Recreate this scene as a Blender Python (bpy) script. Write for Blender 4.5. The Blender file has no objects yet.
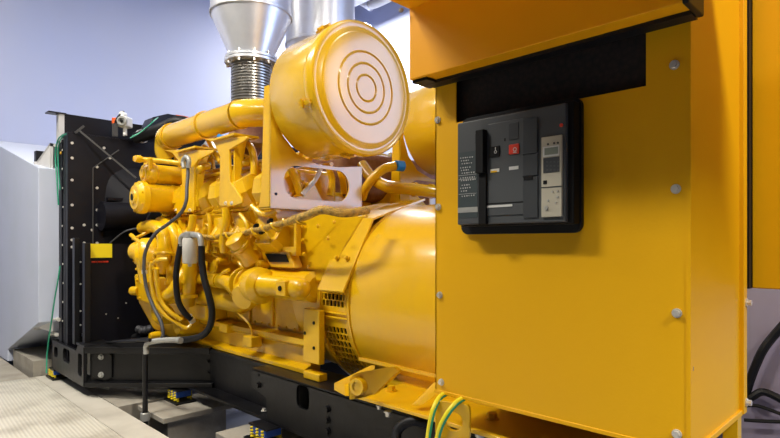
import bpy, bmesh, math, random
from mathutils import Vector, Matrix
random.seed(7)
H = 0.965                       # eye height above the floor plates; shapes below are written relative to eye height
F = 552.0
C = bpy.context.scene.collection
V = Vector

def at(px, py, X=None, Y=None, Z=None, d=None):
    """point of the place seen at px,py, on the plane X=, Y= or Z="""
    u = (px-390)/F; v = (243-py)/F
    r = V((.70711*(u-1), .70711*(1+u), v))
    if d is None:
        if X is not None: d = X/r.x
        elif Y is not None: d = Y/r.y
        else: d = Z/r.z
    return r*d
def gx(px, Y):  return at(px, 0, Y=Y).x
def gy(px, X):  return at(px, 0, X=X).y

# ------------------------------------------------------------------ materials
def mat(name, col, rough=.5, metal=0, noise=0, nscale=6, bump=0, bscale=40, coat=0, col2=None, spec=.5, emit=0, stretch=None):
    m = bpy.data.materials.new(name); m.use_nodes = True
    nt = m.node_tree; N = nt.nodes; L = nt.links; b = N['Principled BSDF']
    c = (*col, 1)
    b.inputs['Base Color'].default_value = c
    b.inputs['Roughness'].default_value = rough
    b.inputs['Metallic'].default_value = metal
    b.inputs['Specular IOR Level'].default_value = spec
    b.inputs['Coat Weight'].default_value = coat
    b.inputs['Specular IOR Level'].default_value = spec
    b.inputs['Coat Roughness'].default_value = .12
    tc = N.new('ShaderNodeTexCoord')
    src = tc.outputs['Object']
    if stretch:
        mp = N.new('ShaderNodeMapping'); mp.inputs['Scale'].default_value = stretch
        L.new(src, mp.inputs['Vector']); src = mp.outputs['Vector']
    if noise:
        n = N.new('ShaderNodeTexNoise'); n.inputs['Scale'].default_value = nscale; n.inputs['Detail'].default_value = 6
        L.new(src, n.inputs['Vector'])
        mx = N.new('ShaderNodeMix'); mx.data_type = 'RGBA'
        k = col2 or tuple(x*.55 for x in col)
        mx.inputs[6].default_value = c; mx.inputs[7].default_value = (*k, 1)
        mr = N.new('ShaderNodeMapRange'); mr.inputs[1].default_value = .42; mr.inputs[2].default_value = .75
        mr.inputs[4].default_value = noise
        L.new(n.outputs['Fac'], mr.inputs[0]); L.new(mr.outputs[0], mx.inputs[0]); L.new(mx.outputs[2], b.inputs['Base Color'])
    if bump:
        n2 = N.new('ShaderNodeTexNoise'); n2.inputs['Scale'].default_value = bscale; n2.inputs['Detail'].default_value = 4
        L.new(src, n2.inputs['Vector'])
        bp = N.new('ShaderNodeBump'); bp.inputs['Strength'].default_value = bump; bp.inputs['Distance'].default_value = .01
        L.new(n2.outputs['Fac'], bp.inputs['Height']); L.new(bp.outputs[0], b.inputs['Normal'])
    if emit:
        b.inputs['Emission Color'].default_value = c; b.inputs['Emission Strength'].default_value = emit
    return m

YEL  = mat('machine_yellow', (.78, .45, .002), .30, noise=.18, nscale=5, bump=.06, bscale=25, coat=.35, col2=(.60,.27,.01))
YENG = mat('engine_yellow', (.80, .475, .002), .30, noise=.35, nscale=9, bump=.12, bscale=30, coat=.2, col2=(.46,.20,.003))
YAIR = mat('air_cleaner_yellow', (.78, .47, .01), .22, noise=.05, bump=.02, bscale=8, coat=.6, spec=.7)
YGEN = mat('generator_yellow', (.78, .455, .002), .30, noise=.22, nscale=8, bump=.02, bscale=18, coat=.4, col2=(.70,.40,.05), stretch=(3,1,.4))
YCAB = mat('cabinet_yellow', (.78, .405, .001), .46, spec=.3, noise=.12, nscale=3, bump=.04, bscale=160, col2=(.66,.32,.004))
ORA  = mat('duct_orange', (.95, .42, .001), .46, spec=.3, noise=.12, nscale=3, bump=.03, bscale=120, col2=(.72,.25,.003))
BLK  = mat('black_paint', (.006, .006, .007), .36, noise=.4, nscale=7, bump=.12, bscale=25, col2=(.016,.015,.014), spec=.35)
BLKM = mat('black_matt', (.004, .004, .004), .6, spec=.2)
RAD  = mat('radiator_black', (.005, .005, .009), .42, noise=.4, nscale=5, col2=(.012,.011,.011), spec=.25)
RUB  = mat('black_rubber', (.008, .008, .009), .48, spec=.3)
GRYC = mat('grey_sheath', (.06, .06, .065), .5)
DGR  = mat('breaker_grey', (.055, .060, .063), .5, bump=.05, bscale=300)
DGR2 = mat('breaker_dark_grey', (.030, .034, .037), .5)
LBL  = mat('label_slate', (.035, .048, .05), .5)
WHT  = mat('white_print', (.55, .55, .52), .6)
BEI  = mat('trip_unit_beige', (.42, .39, .30), .5)
LCD  = mat('display_glass', (.20, .23, .19), .15)
REDB = mat('red_button', (.62, .04, .015), .4)
ZBT  = mat('pale_bolt', (.62,.60,.55), .4, metal=.2)
ROD  = mat('dull_rod', (.06,.058,.055), .45)
STL  = mat('zinc_bolt', (.74, .72, .66), .3, metal=.55)
GALV = mat('galvanised_sheet', (.86, .87, .90), .34, metal=.65, noise=.35, nscale=14, bump=.10, bscale=22, col2=(.68,.70,.74))
BELL = mat('bellows_steel', (.52, .50, .46), .3, metal=.95)
FITG = mat('grey_fitting', (.40, .40, .37), .4, metal=.3, noise=.3, nscale=20)
CAN  = mat('filter_canister_grey', (.62, .60, .54), .35, noise=.2, nscale=14)
RUST = mat('turbo_brown', (.18, .065, .035), .5, metal=.2, noise=.7, nscale=14, col2=(.42,.25,.14))
GRN  = mat('green_wire', (.01, .30, .17), .45)
BLUE = mat('isolator_blue', (.01, .07, .38), .4)
BLUT = mat('blue_clamp', (.01, .22, .62), .35)
YBR  = mat('bright_yellow', (.90, .70, .01), .45)
HARN = mat('harness_brown', (.62, .37, .05), .5, noise=.95, nscale=45, bump=.8, bscale=140, col2=(.06,.04,.02))
PLA  = mat('platform_smooth', (.60, .56, .47), .55, noise=.6, nscale=5, bump=.1, bscale=30, col2=(.36,.33,.27))
CON  = mat('concrete', (.38, .345, .28), .85, noise=.8, nscale=7, bump=.3, bscale=40, col2=(.24,.215,.17))
PIT  = mat('pit_floor_paint', (.16, .18, .25), .5, noise=.7, nscale=4, col2=(.30,.31,.36))
WALL = mat('wall_paint', (.42, .46, .64), .8, noise=.6, nscale=.7, bump=.06, bscale=20, col2=(.35,.42,.70))
DUCG = mat('duct_sheet_grey', (.53, .57, .69), .7, noise=.5, nscale=3, col2=(.48,.53,.60))
CANV = mat('canvas_pale', (.62, .61, .60), .8, noise=.4, nscale=6, bump=.3, bscale=9)
LILA = mat('lilac_sheet', (.36, .31, .42), .42, noise=.6, nscale=2.2, bump=.25, bscale=3, col2=(.46,.44,.52), stretch=(2,2,.5))
SIGN = mat('sounder_white', (.80, .80, .78), .35)
ORR  = mat('sounder_orange', (.80, .12, .02), .4)
CEIL = mat('ceiling_paint', (.6, .6, .62), .9)
GYB  = mat('earth_yellow', (.85, .72, .02), .4)

# checker plate: raised parallel bars in a herringbone of short ribs, done as bump
def checker():
    m = mat('checker_plate', (.47, .435, .36), .5)
    nt = m.node_tree; N = nt.nodes; L = nt.links; b = N['Principled BSDF']
    tc = N.new('ShaderNodeTexCoord'); mp = N.new('ShaderNodeMapping')
    mp.inputs['Rotation'].default_value = (0, 0, math.radians(93))
    L.new(tc.outputs['Object'], mp.inputs['Vector'])
    w = N.new('ShaderNodeTexWave'); w.inputs['Scale'].default_value = 17; w.inputs['Distortion'].default_value = .15
    L.new(mp.outputs[0], w.inputs['Vector'])
    bp = N.new('ShaderNodeBump'); bp.inputs['Strength'].default_value = .35; bp.inputs['Distance'].default_value = .004
    L.new(w.outputs['Fac'], bp.inputs['Height']); L.new(bp.outputs[0], b.inputs['Normal'])
    n = N.new('ShaderNodeTexNoise'); n.inputs['Scale'].default_value = 3.5; n.inputs['Detail'].default_value = 7
    L.new(tc.outputs['Object'], n.inputs['Vector'])
    r = N.new('ShaderNodeValToRGB')
    r.color_ramp.elements[0].position = .33; r.color_ramp.elements[0].color = (.40,.36,.29,1)
    r.color_ramp.elements[1].position = .55; r.color_ramp.elements[1].color = (.66,.62,.52,1)
    L.new(n.outputs['Fac'], r.inputs[0])
    mx = N.new('ShaderNodeMix'); mx.data_type = 'RGBA'; mx.blend_type = 'MULTIPLY'
    wr = N.new('ShaderNodeMapRange'); wr.inputs[3].default_value = .86; wr.inputs[4].default_value = 1.0
    L.new(w.outputs['Fac'], wr.inputs[0]); mx.inputs[0].default_value = 1
    L.new(r.outputs[0], mx.inputs[6]); L.new(wr.outputs[0], mx.inputs[7]); L.new(mx.outputs[2], b.inputs['Base Color'])
    return m
CHK = checker()
def mesh_fabric():
    m = mat('black_filter_cloth', (.008, .006, .006), .8)
    nt = m.node_tree; N = nt.nodes; L = nt.links; b = N['Principled BSDF']
    tc = N.new('ShaderNodeTexCoord'); v = N.new('ShaderNodeTexVoronoi'); v.inputs['Scale'].default_value = 70
    L.new(tc.outputs['Object'], v.inputs['Vector'])
    r = N.new('ShaderNodeValToRGB')
    r.color_ramp.elements[0].color = (.022,.012,.010,1); r.color_ramp.elements[1].color = (.003,.003,.004,1)
    L.new(v.outputs['Distance'], r.inputs[0]); L.new(r.outputs[0], b.inputs['Base Color'])
    return m
CLOTH = mesh_fabric()

# ------------------------------------------------------------------ mesh building
def frame(t):
    t = t.normalized()
    a = V((0,0,1)) if abs(t.z) < .9 else V((1,0,0))
    x = a.cross(t).normalized(); return x, t.cross(x).normalized()
def catmull(P, n=6):
    out = []
    for i in range(len(P)-1):
        p0 = P[max(i-1,0)]; p1 = P[i]; p2 = P[i+1]; p3 = P[min(i+2, len(P)-1)]
        for k in range(n):
            t = k/n
            out.append(.5*((2*p1)+(p2-p0)*t+(2*p0-5*p1+4*p2-p3)*t*t+(3*p1-p0-3*p2+p3)*t**3))
    out.append(P[-1]); return out

class MB:
    def __init__(s):
        s.bm = bmesh.new(); s.fl = s.bm.faces.layers.int.new('flat'); s.flat = 0
    def face(s, vs):
        try: f = s.bm.faces.new(vs)
        except ValueError: return None
        f[s.fl] = s.flat; return f
    def ring(s, c, x, y, r, n, ph=0):
        return [s.bm.verts.new(c + x*math.cos(2*math.pi*k/n+ph)*r + y*math.sin(2*math.pi*k/n+ph)*r) for k in range(n)]
    def bridge(s, a, b):
        n = len(a)
        for k in range(n): s.face((a[k], a[(k+1)%n], b[(k+1)%n], b[k]))
    def box(s, x0, x1, y0, y1, z0, z1):
        x0,x1=sorted((x0,x1)); y0,y1=sorted((y0,y1)); z0,z1=sorted((z0,z1))
        return s.hull([V((x,y,z)) for z in (z0,z1) for x,y in ((x0,y0),(x1,y0),(x1,y1),(x0,y1))])
    def hull(s, P):       # 8 points: bottom loop, top loop
        v = [s.bm.verts.new(p) for p in P]; n = len(P)//2; s.flat = 1
        s.face(v[:n][::-1]); s.face(v[n:])
        for k in range(n): s.face((v[k], v[(k+1)%n], v[n+(k+1)%n], v[n+k]))
        s.flat = 0; return s
    def prism(s, pts, d):  # polygon swept by vector d
        pts = [V(p) for p in pts]; d = V(d)
        return s.hull(pts + [p+d for p in pts])
    def obox(s, c, ax, sz):  # centre, three axes, full sizes
        c = V(c); a, b, e = [V(q).normalized()*k/2 for q, k in zip(ax, sz)]
        return s.hull([c-a-b-e, c+a-b-e, c+a+b-e, c-a+b-e, c-a-b+e, c+a-b+e, c+a+b+e, c-a+b+e])
    def bar(s, p0, p1, w, h, up=(0,0,1)):
        p0, p1 = V(p0), V(p1); t = (p1-p0); u = V(up); sd = t.cross(u).normalized(); u2 = sd.cross(t).normalized()
        return s.obox((p0+p1)/2, (t, sd, u2), (t.length, w, h))
    def cyl(s, p0, p1, r, r2=None, n=20, ph=0):
        p0, p1 = V(p0), V(p1); x, y = frame(p1-p0); r2 = r if r2 is None else r2
        a = s.ring(p0, x, y, r, n, ph); b = s.ring(p1, x, y, r2, n, ph)
        s.bridge(a, b); s.face(a[::-1]); s.face(b); return s
    def lathe(s, c, t, prof, n=32, cap=True):   # prof: (distance along t, radius)
        c = V(c); t = V(t).normalized(); x, y = frame(t); prev = None
        rings = []
        for h, r in prof:
            rings.append([s.bm.verts.new(c+t*h)]*1 if r <= 1e-6 else s.ring(c+t*h, x, y, r, n))
        for a, b in zip(rings, rings[1:]):
            if len(a) == 1 and len(b) == 1: continue
            if len(a) == 1:
                for k in range(n): s.face((a[0], b[(k+1)%n], b[k]))
            elif len(b) == 1:
                for k in range(n): s.face((a[k], a[(k+1)%n], b[0]))
            else: s.bridge(a, b)
        if cap:
            if len(rings[0]) > 1: s.face(rings[0][::-1])
            if len(rings[-1]) > 1: s.face(rings[-1])
        return s
    def tube(s, P, r, n=10, k=6, smooth=True):
        P = [V(p) for p in P]
        if smooth and len(P) > 2: P = catmull(P, k)
        x, y = frame(P[1]-P[0]); prev = None; m = len(P)
        for i, p in enumerate(P):
            t = (P[min(i+1,m-1)]-P[max(i-1,0)]).normalized()
            x = (x - t*x.dot(t)).normalized(); y = t.cross(x)
            rr = r(i/(m-1)) if callable(r) else r
            g = s.ring(p, x, y, rr, n)
            if prev: s.bridge(prev, g)
            else: s.face(g[::-1])
            prev = g
        s.face(prev); return s
    def hexn(s, p, nrm, r, h):
        p = V(p); nrm = V(nrm).normalized()
        s.cyl(p, p+nrm*h*.25, r*1.35, n=14); s.cyl(p+nrm*h*.25, p+nrm*h, r, r*.93, n=6); return s
    def plate(s, origin, ux, uy, outline, holes, thick):
        """flat plate with holes; thick is a vector"""
        origin, ux, uy, thick = V(origin), V(ux), V(uy), V(thick)
        b2 = bmesh.new(); loops = []
        for lp in [outline]+holes:
            vs = [b2.verts.new(origin+ux*a+uy*b) for a, b in lp]; loops.append(vs)
            for k in range(len(vs)): b2.edges.new((vs[k], vs[(k+1)%len(vs)]))
        bmesh.ops.triangle_fill(b2, use_beauty=True, edges=b2.edges[:])
        nrm = ux.cross(uy)
        for f in b2.faces:
            f.normal_update()
            if f.normal.dot(nrm)*1 < 0: f.normal_flip()
        b2.verts.index_update()
        A = [s.bm.verts.new(v.co) for v in b2.verts]; B = [s.bm.verts.new(v.co+thick) for v in b2.verts]
        for f in b2.faces:
            ids = [v.index for v in f.verts]
            s.face([A[i] for i in ids[::-1]]); s.face([B[i] for i in ids])
        for vs in loops:
            ids = [v.index for v in vs]
            for k in range(len(ids)):
                i, j = ids[k], ids[(k+1)%len(ids)]; s.face((A[i], A[j], B[j], B[i]))
        b2.free(); return s
    def build(s, name, m, parent=None, bevel=0, smooth=True, mats=None):
        bm = s.bm
        bmesh.ops.recalc_face_normals(bm, faces=bm.faces[:])
        off = V((0,0,H))
        for v in bm.verts: v.co += off
        for f in bm.faces: f.smooth = smooth
        bm.normal_update()
        for e in bm.edges:
            if len(e.link_faces) == 2:
                lim = 22 if all(f[s.fl] for f in e.link_faces) else 38
                if e.calc_face_angle(0) > math.radians(lim): e.smooth = False
        # origin at the bounding box centre
        lo = V([min(v.co[i] for v in bm.verts) for i in range(3)]); hi = V([max(v.co[i] for v in bm.verts) for i in range(3)])
        c = (lo+hi)/2
        if parent is None: c.z = lo.z
        for v in bm.verts: v.co -= c
        me = bpy.data.meshes.new(name); bm.to_mesh(me); bm.free()
        me.materials.append(m)
        o = bpy.data.objects.new(name, me); C.objects.link(o)
        W[o.name] = c
        if parent:
            o.parent = parent; o.location = c - W[parent.name]
        else: o.location = c
        if bevel:
            b = o.modifiers.new('bevel', 'BEVEL'); b.width = bevel; b.segments = 2; b.limit_method = 'ANGLE'; b.angle_limit = math.radians(28)
            b.harden_normals = True
        return o
W = {}
def thing(name, label, cat, loc, group=None):
    o = bpy.data.objects.new(name, None); C.objects.link(o); o.empty_display_size = .05
    o.location = V(loc)+V((0,0,H)); W[o.name] = o.location.copy()
    o['label'] = label; o['category'] = cat
    if group: o['group'] = group
    return o
def tag(o, label, cat, group=None):
    o['label'] = label; o['category'] = cat
    if group: o['group'] = group
    return o
def struct(o): o['kind'] = 'structure'; return o
def bolt(p, nrm, r, parent, m=None, h=None, name='bolt'):
    return MB().hexn(p, nrm, r, h or r*1.1).build(name, m or STL, parent)
def bolts(pts, nrm, r, parent, m=None, h=None, name='bolt'):
    for p in pts: MB().hexn(p, nrm, r, h or r*1.1).build(name, m or YENG, parent)
def circ(cx, cy, r, n=20, ry=None): return [(cx+r*math.cos(2*math.pi*k/n), cy+(ry or r)*math.sin(2*math.pi*k/n)) for k in range(n)]
def rrect(x0, x1, y0, y1, r, n=5):
    out = []
    for cx, cy, a in ((x1-r,y1-r,0),(x0+r,y1-r,90),(x0+r,y0+r,180),(x1-r,y0+r,270)):
        for k in range(n+1):
            t = math.radians(a+90*k/n); out.append((cx+r*math.cos(t), cy+r*math.sin(t)))
    return out
X_, Y_, Z_ = V((1,0,0)), V((0,1,0)), V((0,0,1))
NX, NY, NZ = -X_, -Y_, -Z_

# ================================================================== SETTING
FL = -.965
PF = -1.30
struct(MB().box(-6.2, 5.6, -1.6, 5.1, PF-.1, PF).build('floor', PIT))
struct(MB().box(-6.3, -6.2, -1.6, 5.1, PF-.1, 4.2).build('wall_left', WALL))
# back wall with a wide window opening, unseen, sized to reflect in the air cleaner lid
wb = MB().plate((-6.3, 5.1, PF-.1), X_, Z_, [(0,0),(11.9,0),(11.9,5.6),(0,5.6)], [[(6.7,1.35),(10.8,1.35),(10.8,4.8),(6.7,4.8)]], (0,.12,0)).build('wall_back', WALL)
struct(wb)
wf = MB().plate((.4, 5.12, -.05), X_, Z_, [(0,0),(4.1,0),(4.1,3.45),(0,3.45)],
     [[(.05+k*2.025,.05),(.05+k*2.025+1.975,.05),(.05+k*2.025+1.975,3.40),(.05+k*2.025,3.40)] for k in range(2)], (0,.06,0)).build('window_1', SIGN)
struct(wf)
cb = MB().box(-6.3, 5.6, -1.6, 5.2, 4.2, 4.3).build('ceiling', CEIL); struct(cb)

# raised floor: ribbed plates, smooth border, concrete kerb
XL = -4.62
tag(MB().box(XL, -2.62, -1.4, 1.0, FL-.02, FL).build('checker_plate', CHK),
    'ribbed pale steel floor plate filling the bottom left corner', 'floor plate')
tag(MB().prism([(XL,1.003,FL-.04),(-2.62,1.003,FL-.04),(-2.62,1.16,FL-.04),(XL,1.16,FL-.04)], (0,0,.04)).build('border_plate', PLA),
    'smooth pale border strip along the edge of the ribbed floor plate', 'floor plate')
tag(MB().box(-2.615, -1.0, -1.4, 1.16, FL-.02, FL+.006).build('front_plate', PLA),
    'smooth pale floor plate at the bottom edge of the picture, cut off by it', 'floor plate')
tag(MB().box(XL, -3.43, 1.165, 1.62, PF, FL).build('concrete_kerb', CON),
    'concrete kerb under the diagonal brace, flush with the floor plates', 'plinth')
t = thing('plinth', 'square slab on a concrete block carrying the vibration mount below the brace end', 'plinth', (-3.2,1.5,PF))
MB().prism([(-3.38,1.26,FL-.03),(-3.02,1.26,FL-.03),(-3.02,1.72,FL-.03),(-3.38,1.72,FL-.03)], (0,0,.03)).build('slab', CON, t, .004)
MB().box(-3.36, -3.1, 1.32, 1.68, PF, FL-.03).build('block', CON, t)
t = thing('plinth', 'pale slab and block under the vibration mount nearest the camera', 'plinth', (-2.38,1.5,PF))
MB().box(-2.62, -2.12, 1.36, 1.7, FL-.03, FL).build('slab', CON, t, .004)
MB().box(-2.55, -2.15, 1.4, 1.66, PF, FL-.03).build('block', CON, t)
for k in (0,):   # platform supports below the plates
    tag(MB().box(-4.6, -1.02, 1.06, 1.14, PF, FL-.041).build('platform_beam', BLKM), 'dark beam holding up the edge of the floor plates', 'beam')

tag(MB().box(-6.19, XL-.003, -1.4, .97, PF, FL).build('concrete_apron', CON), 'strip of concrete beyond the far end of the ribbed plate', 'floor slab')
# duct and kerb behind the radiator, far left
o = MB(); q = .975
o.prism([(-6.19,q,FL),(-5.37,q,FL),(-5.37,q,-.865),(-4.40,q,-.55),(-4.40,q,.52),(-6.19,q,.95)], (0,1.9,0))
tag(o.build('air_duct', DUCG, None, .006), 'pale grey sheet duct with a slanted underside left of the radiator', 'duct')
tag(MB().box(-5.30, -4.66, 1.0, 2.9, PF, -.858).build('stained_kerb', CON), 'stained concrete kerb below the slanted duct', 'plinth')

# ================================================================== RADIATOR
XR = -4.19; YR = 1.10; YF = 3.10
ra = thing('radiator', 'tall black radiator with bolted side columns standing at the far left end', 'radiator', (-4.25,2.1,-.88))
pn = MB()
fanc = (2.10, -.05)
pn.plate((XR, 0, 0), Y_, Z_, [(YR,-.62),(YF,-.62),(YF,.749),(YR,.749)], [rrect(1.33,2.9,-.52,.56,.28,6)], (.006,0,0))
pn.build('front_panel', RAD, ra, .002)
core = MB().box(-4.40, -4.26, 1.2, 3.0, -.62, .70); core.build('core', BLKM, ra)
# shroud: tapering box to ring
sh = MB(); n = 40
def rr_pt(k, X, hw, hh, rad):
    a = 2*math.pi*k/n; c, s_ = math.cos(a), math.sin(a)
    p = .28 if rad == 0 else 1
    return V((X, 2.11+ (abs(c)**p)*(1 if c > 0 else -1)*hw, .02+(abs(s_)**p)*(1 if s_ > 0 else -1)*hh))
A = [sh.bm.verts.new(rr_pt(k, XR+.004, .78, .54, 0)) for k in range(n)]
B = [sh.bm.verts.new(rr_pt(k, XR+.10, .60, .50, 1)) for k in range(n)]
Cc = [sh.bm.verts.new(rr_pt(k, XR+.22, .59, .49, 1)) for k in range(n)]
D = [sh.bm.verts.new(rr_pt(k, XR+.22, .57, .47, 1)) for k in range(n)]
E = [sh.bm.verts.new(rr_pt(k, XR+.02, .57, .47, 1)) for k in range(n)]
sh.bridge(A,B); sh.bridge(B,Cc); sh.bridge(Cc,D); sh.bridge(D,E); sh.build('fan_shroud', RAD, ra)
# fan
fn = MB(); fn.cyl((XR+.06,2.11,.02),(XR+.16,2.11,.02),.11,n=24)
for k in range(8):
    a = math.pi*k/4; r_ = V((0,math.cos(a),math.sin(a))); tt = V((0,-math.sin(a),math.cos(a)))
    fn.obox(V((XR+.11,2.11,.02))+r_*.28, (r_, (tt+X_*.7), (X_-tt*.7)), (.36,.14,.008))
fn.build('fan', BLK, ra)
# side columns (two channels with bolts) and canvas
sc = MB()
sc.box(-4.40,-4.33,YR,YR+.05,-.88,.72); sc.box(-4.31,-4.27,YR+.005,YR+.05,-.88,.735); sc.box(-4.245,-4.19,YR,YR+.05,-.88,.749)
sc.build('side_column', RAD, ra, .003)
MB().box(-4.41,-4.20,YR+.05,YR+.09,-.86,.70).build('side_plate', BLKM, ra)
sc2 = MB(); sc2.box(-4.40,-4.19,YF-.05,YF,-.88,.749); sc2.build('side_column', RAD, ra)
MB().box(-4.40, -4.19, YR, YF, .735, .755).build('top_plate', RAD, ra, .002)
# canvas connection to the duct
cv = MB(); pts = [(-4.56,1.0,-.60),(-4.42,1.05,-.62),(-4.42,1.05,.70),(-4.56,1.0,.58)]
cv.prism(pts, (0,.02,0)); cv.prism([(-4.56,1.0,.58),(-4.42,1.05,.70),(-4.42,2.9,.70),(-4.56,2.9,.58)], (0,0,-.02))
cv.prism([(-4.60,.99,.58),(-4.56,.985,.58),(-4.56,.985,-.62),(-4.60,.99,-.62)], (0,.05,0))
cv.build('canvas_bellows', CANV, ra)
MB().box(-4.63,-4.57,1.0,1.3,.50,.66).build('canvas_bracket', RAD, ra)
# header tank board and light post on top
MB().prism([(-4.36,1.12,.755),(-4.36,YF,.755),(-4.36,YF,.905),(-4.36,1.12,.905)], (.02,0,0)).build('top_board', RAD, ra)
ps = MB(); ps.box(-4.40,-4.34,1.085,1.12,.70,.905); ps.build('top_post', CANV, ra)
MB().box(-4.42,-4.33,1.02,1.13,.900,.908).build('post_cap', RAD, ra)
# bolts in columns on the panel
spots = []
for py in (143, 158, 180, 205, 228, 240, 247): spots.append((72, py))
for py in (167, 188, 210, 225, 243): spots.append((97, py))
spots += [(84,225),(110,158),(92,230),(84,243),(104,148),(128,210),(122,186)]
for px, py in spots:
    p = at(px, py, X=XR+.006); MB().cyl(p, p+X_*.004, .0095, n=10).build('bolt', ZBT, ra)
for px in (55.5, 63):
    for py in range(150, 335, 19):
        p = at(px+random.uniform(-.6,.6), py, Y=YR); MB().cyl(p, p+NY*.004, .007, n=8).build('bolt', ZBT, ra)
# fold ridges and brace rods
MB().tube([at(93,245,X=XR+.01), at(93,168,X=XR+.01), at(119,150,X=XR+.01)], .004, 6, smooth=False).build('panel_ridge', ROD, ra)
MB().bar(at(80,131,X=-4.15), at(136,178,X=-3.95), .011, .011).build('brace_rod', ROD, ra)
MB().bar(at(75,133,X=-4.17), at(84,126,X=-4.17), .010, .014).build('brace_bracket', ROD, ra)
MB().box(XR+.01, XR+.05, 1.34, 2.7, -.03, -.002).build('cross_rail', RAD, ra)
MB().box(XR+.01, XR+.05, 1.34, 2.7, .30, .32).build('cross_rail', RAD, ra)
MB().cyl(at(101,216,X=-4.1), at(101,216,X=-4.1)+V((0,.75,0)), .10, n=28).build('drive_housing', RAD, ra)
# belt guard in front with post
bg = MB(); XG = -3.92
bg.plate((XG,0,0), Y_, Z_, [(gy(90,XG),-.68),(2.6,-.68),(2.6,-.005),(gy(90,XG),-.005)], [], (.008,0,0))
bg.build('fan_guard', RAD, ra)
gp = MB(); gp.bar(at(86.5,344,X=-3.88)+V((0,0,0)), at(86.5,243,X=-3.88), .035, .05, (1,0,0)); gp.build('guard_post', BLK, ra, .003)
gp = MB(); gp.bar(at(76,344,X=-4.0), at(76,238,X=-4.0), .03, .05, (1,0,0)); gp.build('guard_post', BLK, ra, .003)
for py in (262, 284, 311, 325):
    p = at(80.5, py, X=-3.95); MB().cyl(p, p+X_*.004, .006, n=8).build('bolt', STL, ra)
for px, py in ((106,314),(126,303),(118,318),(97,262)):
    p = at(px, py, X=XG+.008); MB().cyl(p, p+X_*.004, .005, n=8).build('bolt', STL, ra)
p = at(89,244,X=XG+.012); q2 = at(112,257.5,X=XG+.012)
o = MB().box(XG+.010,XG+.014,p.y,q2.y,q2.z,p.z+.002).build('warning_label', YBR, ra); o['label'] = 'plain bright yellow label'
rl = MB().box(XG+.010,XG+.013,gy(90,XG),gy(108,XG),at(0,264.5,X=XG).z*.86,at(0,260,X=XG).z*.86)
rl.build('small_label', BLKM, ra)
rt = MB()
for k in range(9):
    y0 = gy(91+k*1.7, XG); rt.box(XG+.013,XG+.015,y0,y0+.011+.004*(k%3),at(95,262.6,X=XG).z,at(95,261,X=XG).z)
rt.build('label_print', REDB, ra)

# radiator base frame with diagonal brace
rb = thing('radiator_stand', 'black base frame with rounded slots and diagonal brace below the radiator', 'frame', (-3.8,1.2,-.9))
RX1 = -3.76; ZT=-.65; ZB=-.897
y0 = YR-.02
ol = [(-4.50,-.86),(-4.46,ZB),(RX1-.02,ZB),(RX1-.02,ZT),(-3.90,ZT),(-3.93,-.69),(-4.50,-.69)]
def slot_px(a,b,c,d_):  # px range / py range on plane y0
    p = at(a,c,Y=y0); r = at(b,d_,Y=y0); return rrect(min(p.x,r.x), max(p.x,r.x), r.z, p.z, .025, 4)
h1 = rrect(-4.22,-4.07,-.80,-.71,.025,4); h2 = rrect(-4.44,-4.35,-.80,-.73,.02,4); h3 = rrect(-3.89,-3.81,-.84,-.70,.02,4)
MB().plate((0,y0,0), X_, Z_, ol, [h1,h2,h3], (0,.02,0)).build('side_rail', BLK, rb, .002)
MB().box(-4.50,RX1-.02,y0+.02,y0+.14,ZB,ZB+.012).build('lower_flange', BLK, rb)
MB().box(-3.93,RX1,y0,y0+.16,ZT,ZT+.012).build('corner_plate', BLK, rb, .002)
MB().box(-4.5,-4.48,y0,3.1,ZB,-.69).build('end_rail', BLK, rb)
MB().box(-3.9,-3.88,y0+.16,3.1,-.72,ZT).build('cross_member', BLK, rb)
MB().box(-3.875,-3.80,y0+.05,y0+.07,-.84,-.70).build('inner_plate', FITG, rb)
# diagonal channel
a0 = V((RX1, y0, 0)); a1 = V((-3.06, 1.60, 0)); dr = (a1-a0).normalized(); nn = V((dr.y,-dr.x,0))
if nn.y > 0: nn = -nn
def dp(s_, off, z): v = a0+dr*s_ - nn*off; return V((v.x, v.y, z))
Ld = (a1-a0).length
ch = MB()
ch.hull([dp(0,.05,ZB+.02),dp(Ld,.05,ZB+.04),dp(Ld,.06,ZB+.04),dp(0,.06,ZB+.02),dp(0,.05,ZT),dp(Ld,.05,ZT+.02),dp(Ld,.06,ZT+.02),dp(0,.06,ZT)])
ch.hull([dp(0,0,ZT-.010),dp(Ld-.05,0,ZT+.008),dp(Ld-.05,.16,ZT+.008),dp(0,.16,ZT-.010),dp(0,0,ZT+.006),dp(Ld-.05,0,ZT+.022),dp(Ld-.05,.16,ZT+.022),dp(0,.16,ZT+.006)])
ch.hull([dp(0,0,ZB),dp(Ld-.03,0,ZB+.03),dp(Ld-.03,.10,ZB+.03),dp(0,.10,ZB),dp(0,0,ZB+.03),dp(Ld-.03,0,ZB+.058),dp(Ld-.03,.10,ZB+.058),dp(0,.10,ZB+.03)])
ch.hull([dp(.0,0,ZT-.035),dp(Ld-.05,0,ZT-.018),dp(Ld-.05,.01,ZT-.018),dp(0,.01,ZT-.035),dp(0,0,ZT),dp(Ld-.05,0,ZT+.016),dp(Ld-.05,.01,ZT+.016),dp(0,.01,ZT)])
ch.build('diagonal_brace', BLK, rb, .003)
ep = MB(); 
ep.prism([dp(.03,.035,ZB+.06),dp(.03,.035,ZT-.05),dp(.11,.035,ZT-.02),dp(.16,.035,ZT-.05),dp(.16,.035,ZB+.06),dp(.11,.035,ZB+.035)], -nn*.012)
ep.build('end_gusset', BLK, rb, .003)
for z in (ZT-.06, ZB+.075):
    bolt(dp(.09,.034,z), nn, .014, rb, FITG)
for z in (ZT-.07, ZB+.11): bolt(dp(Ld-.08,.045,z), nn, .010, rb, BLK)
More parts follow.
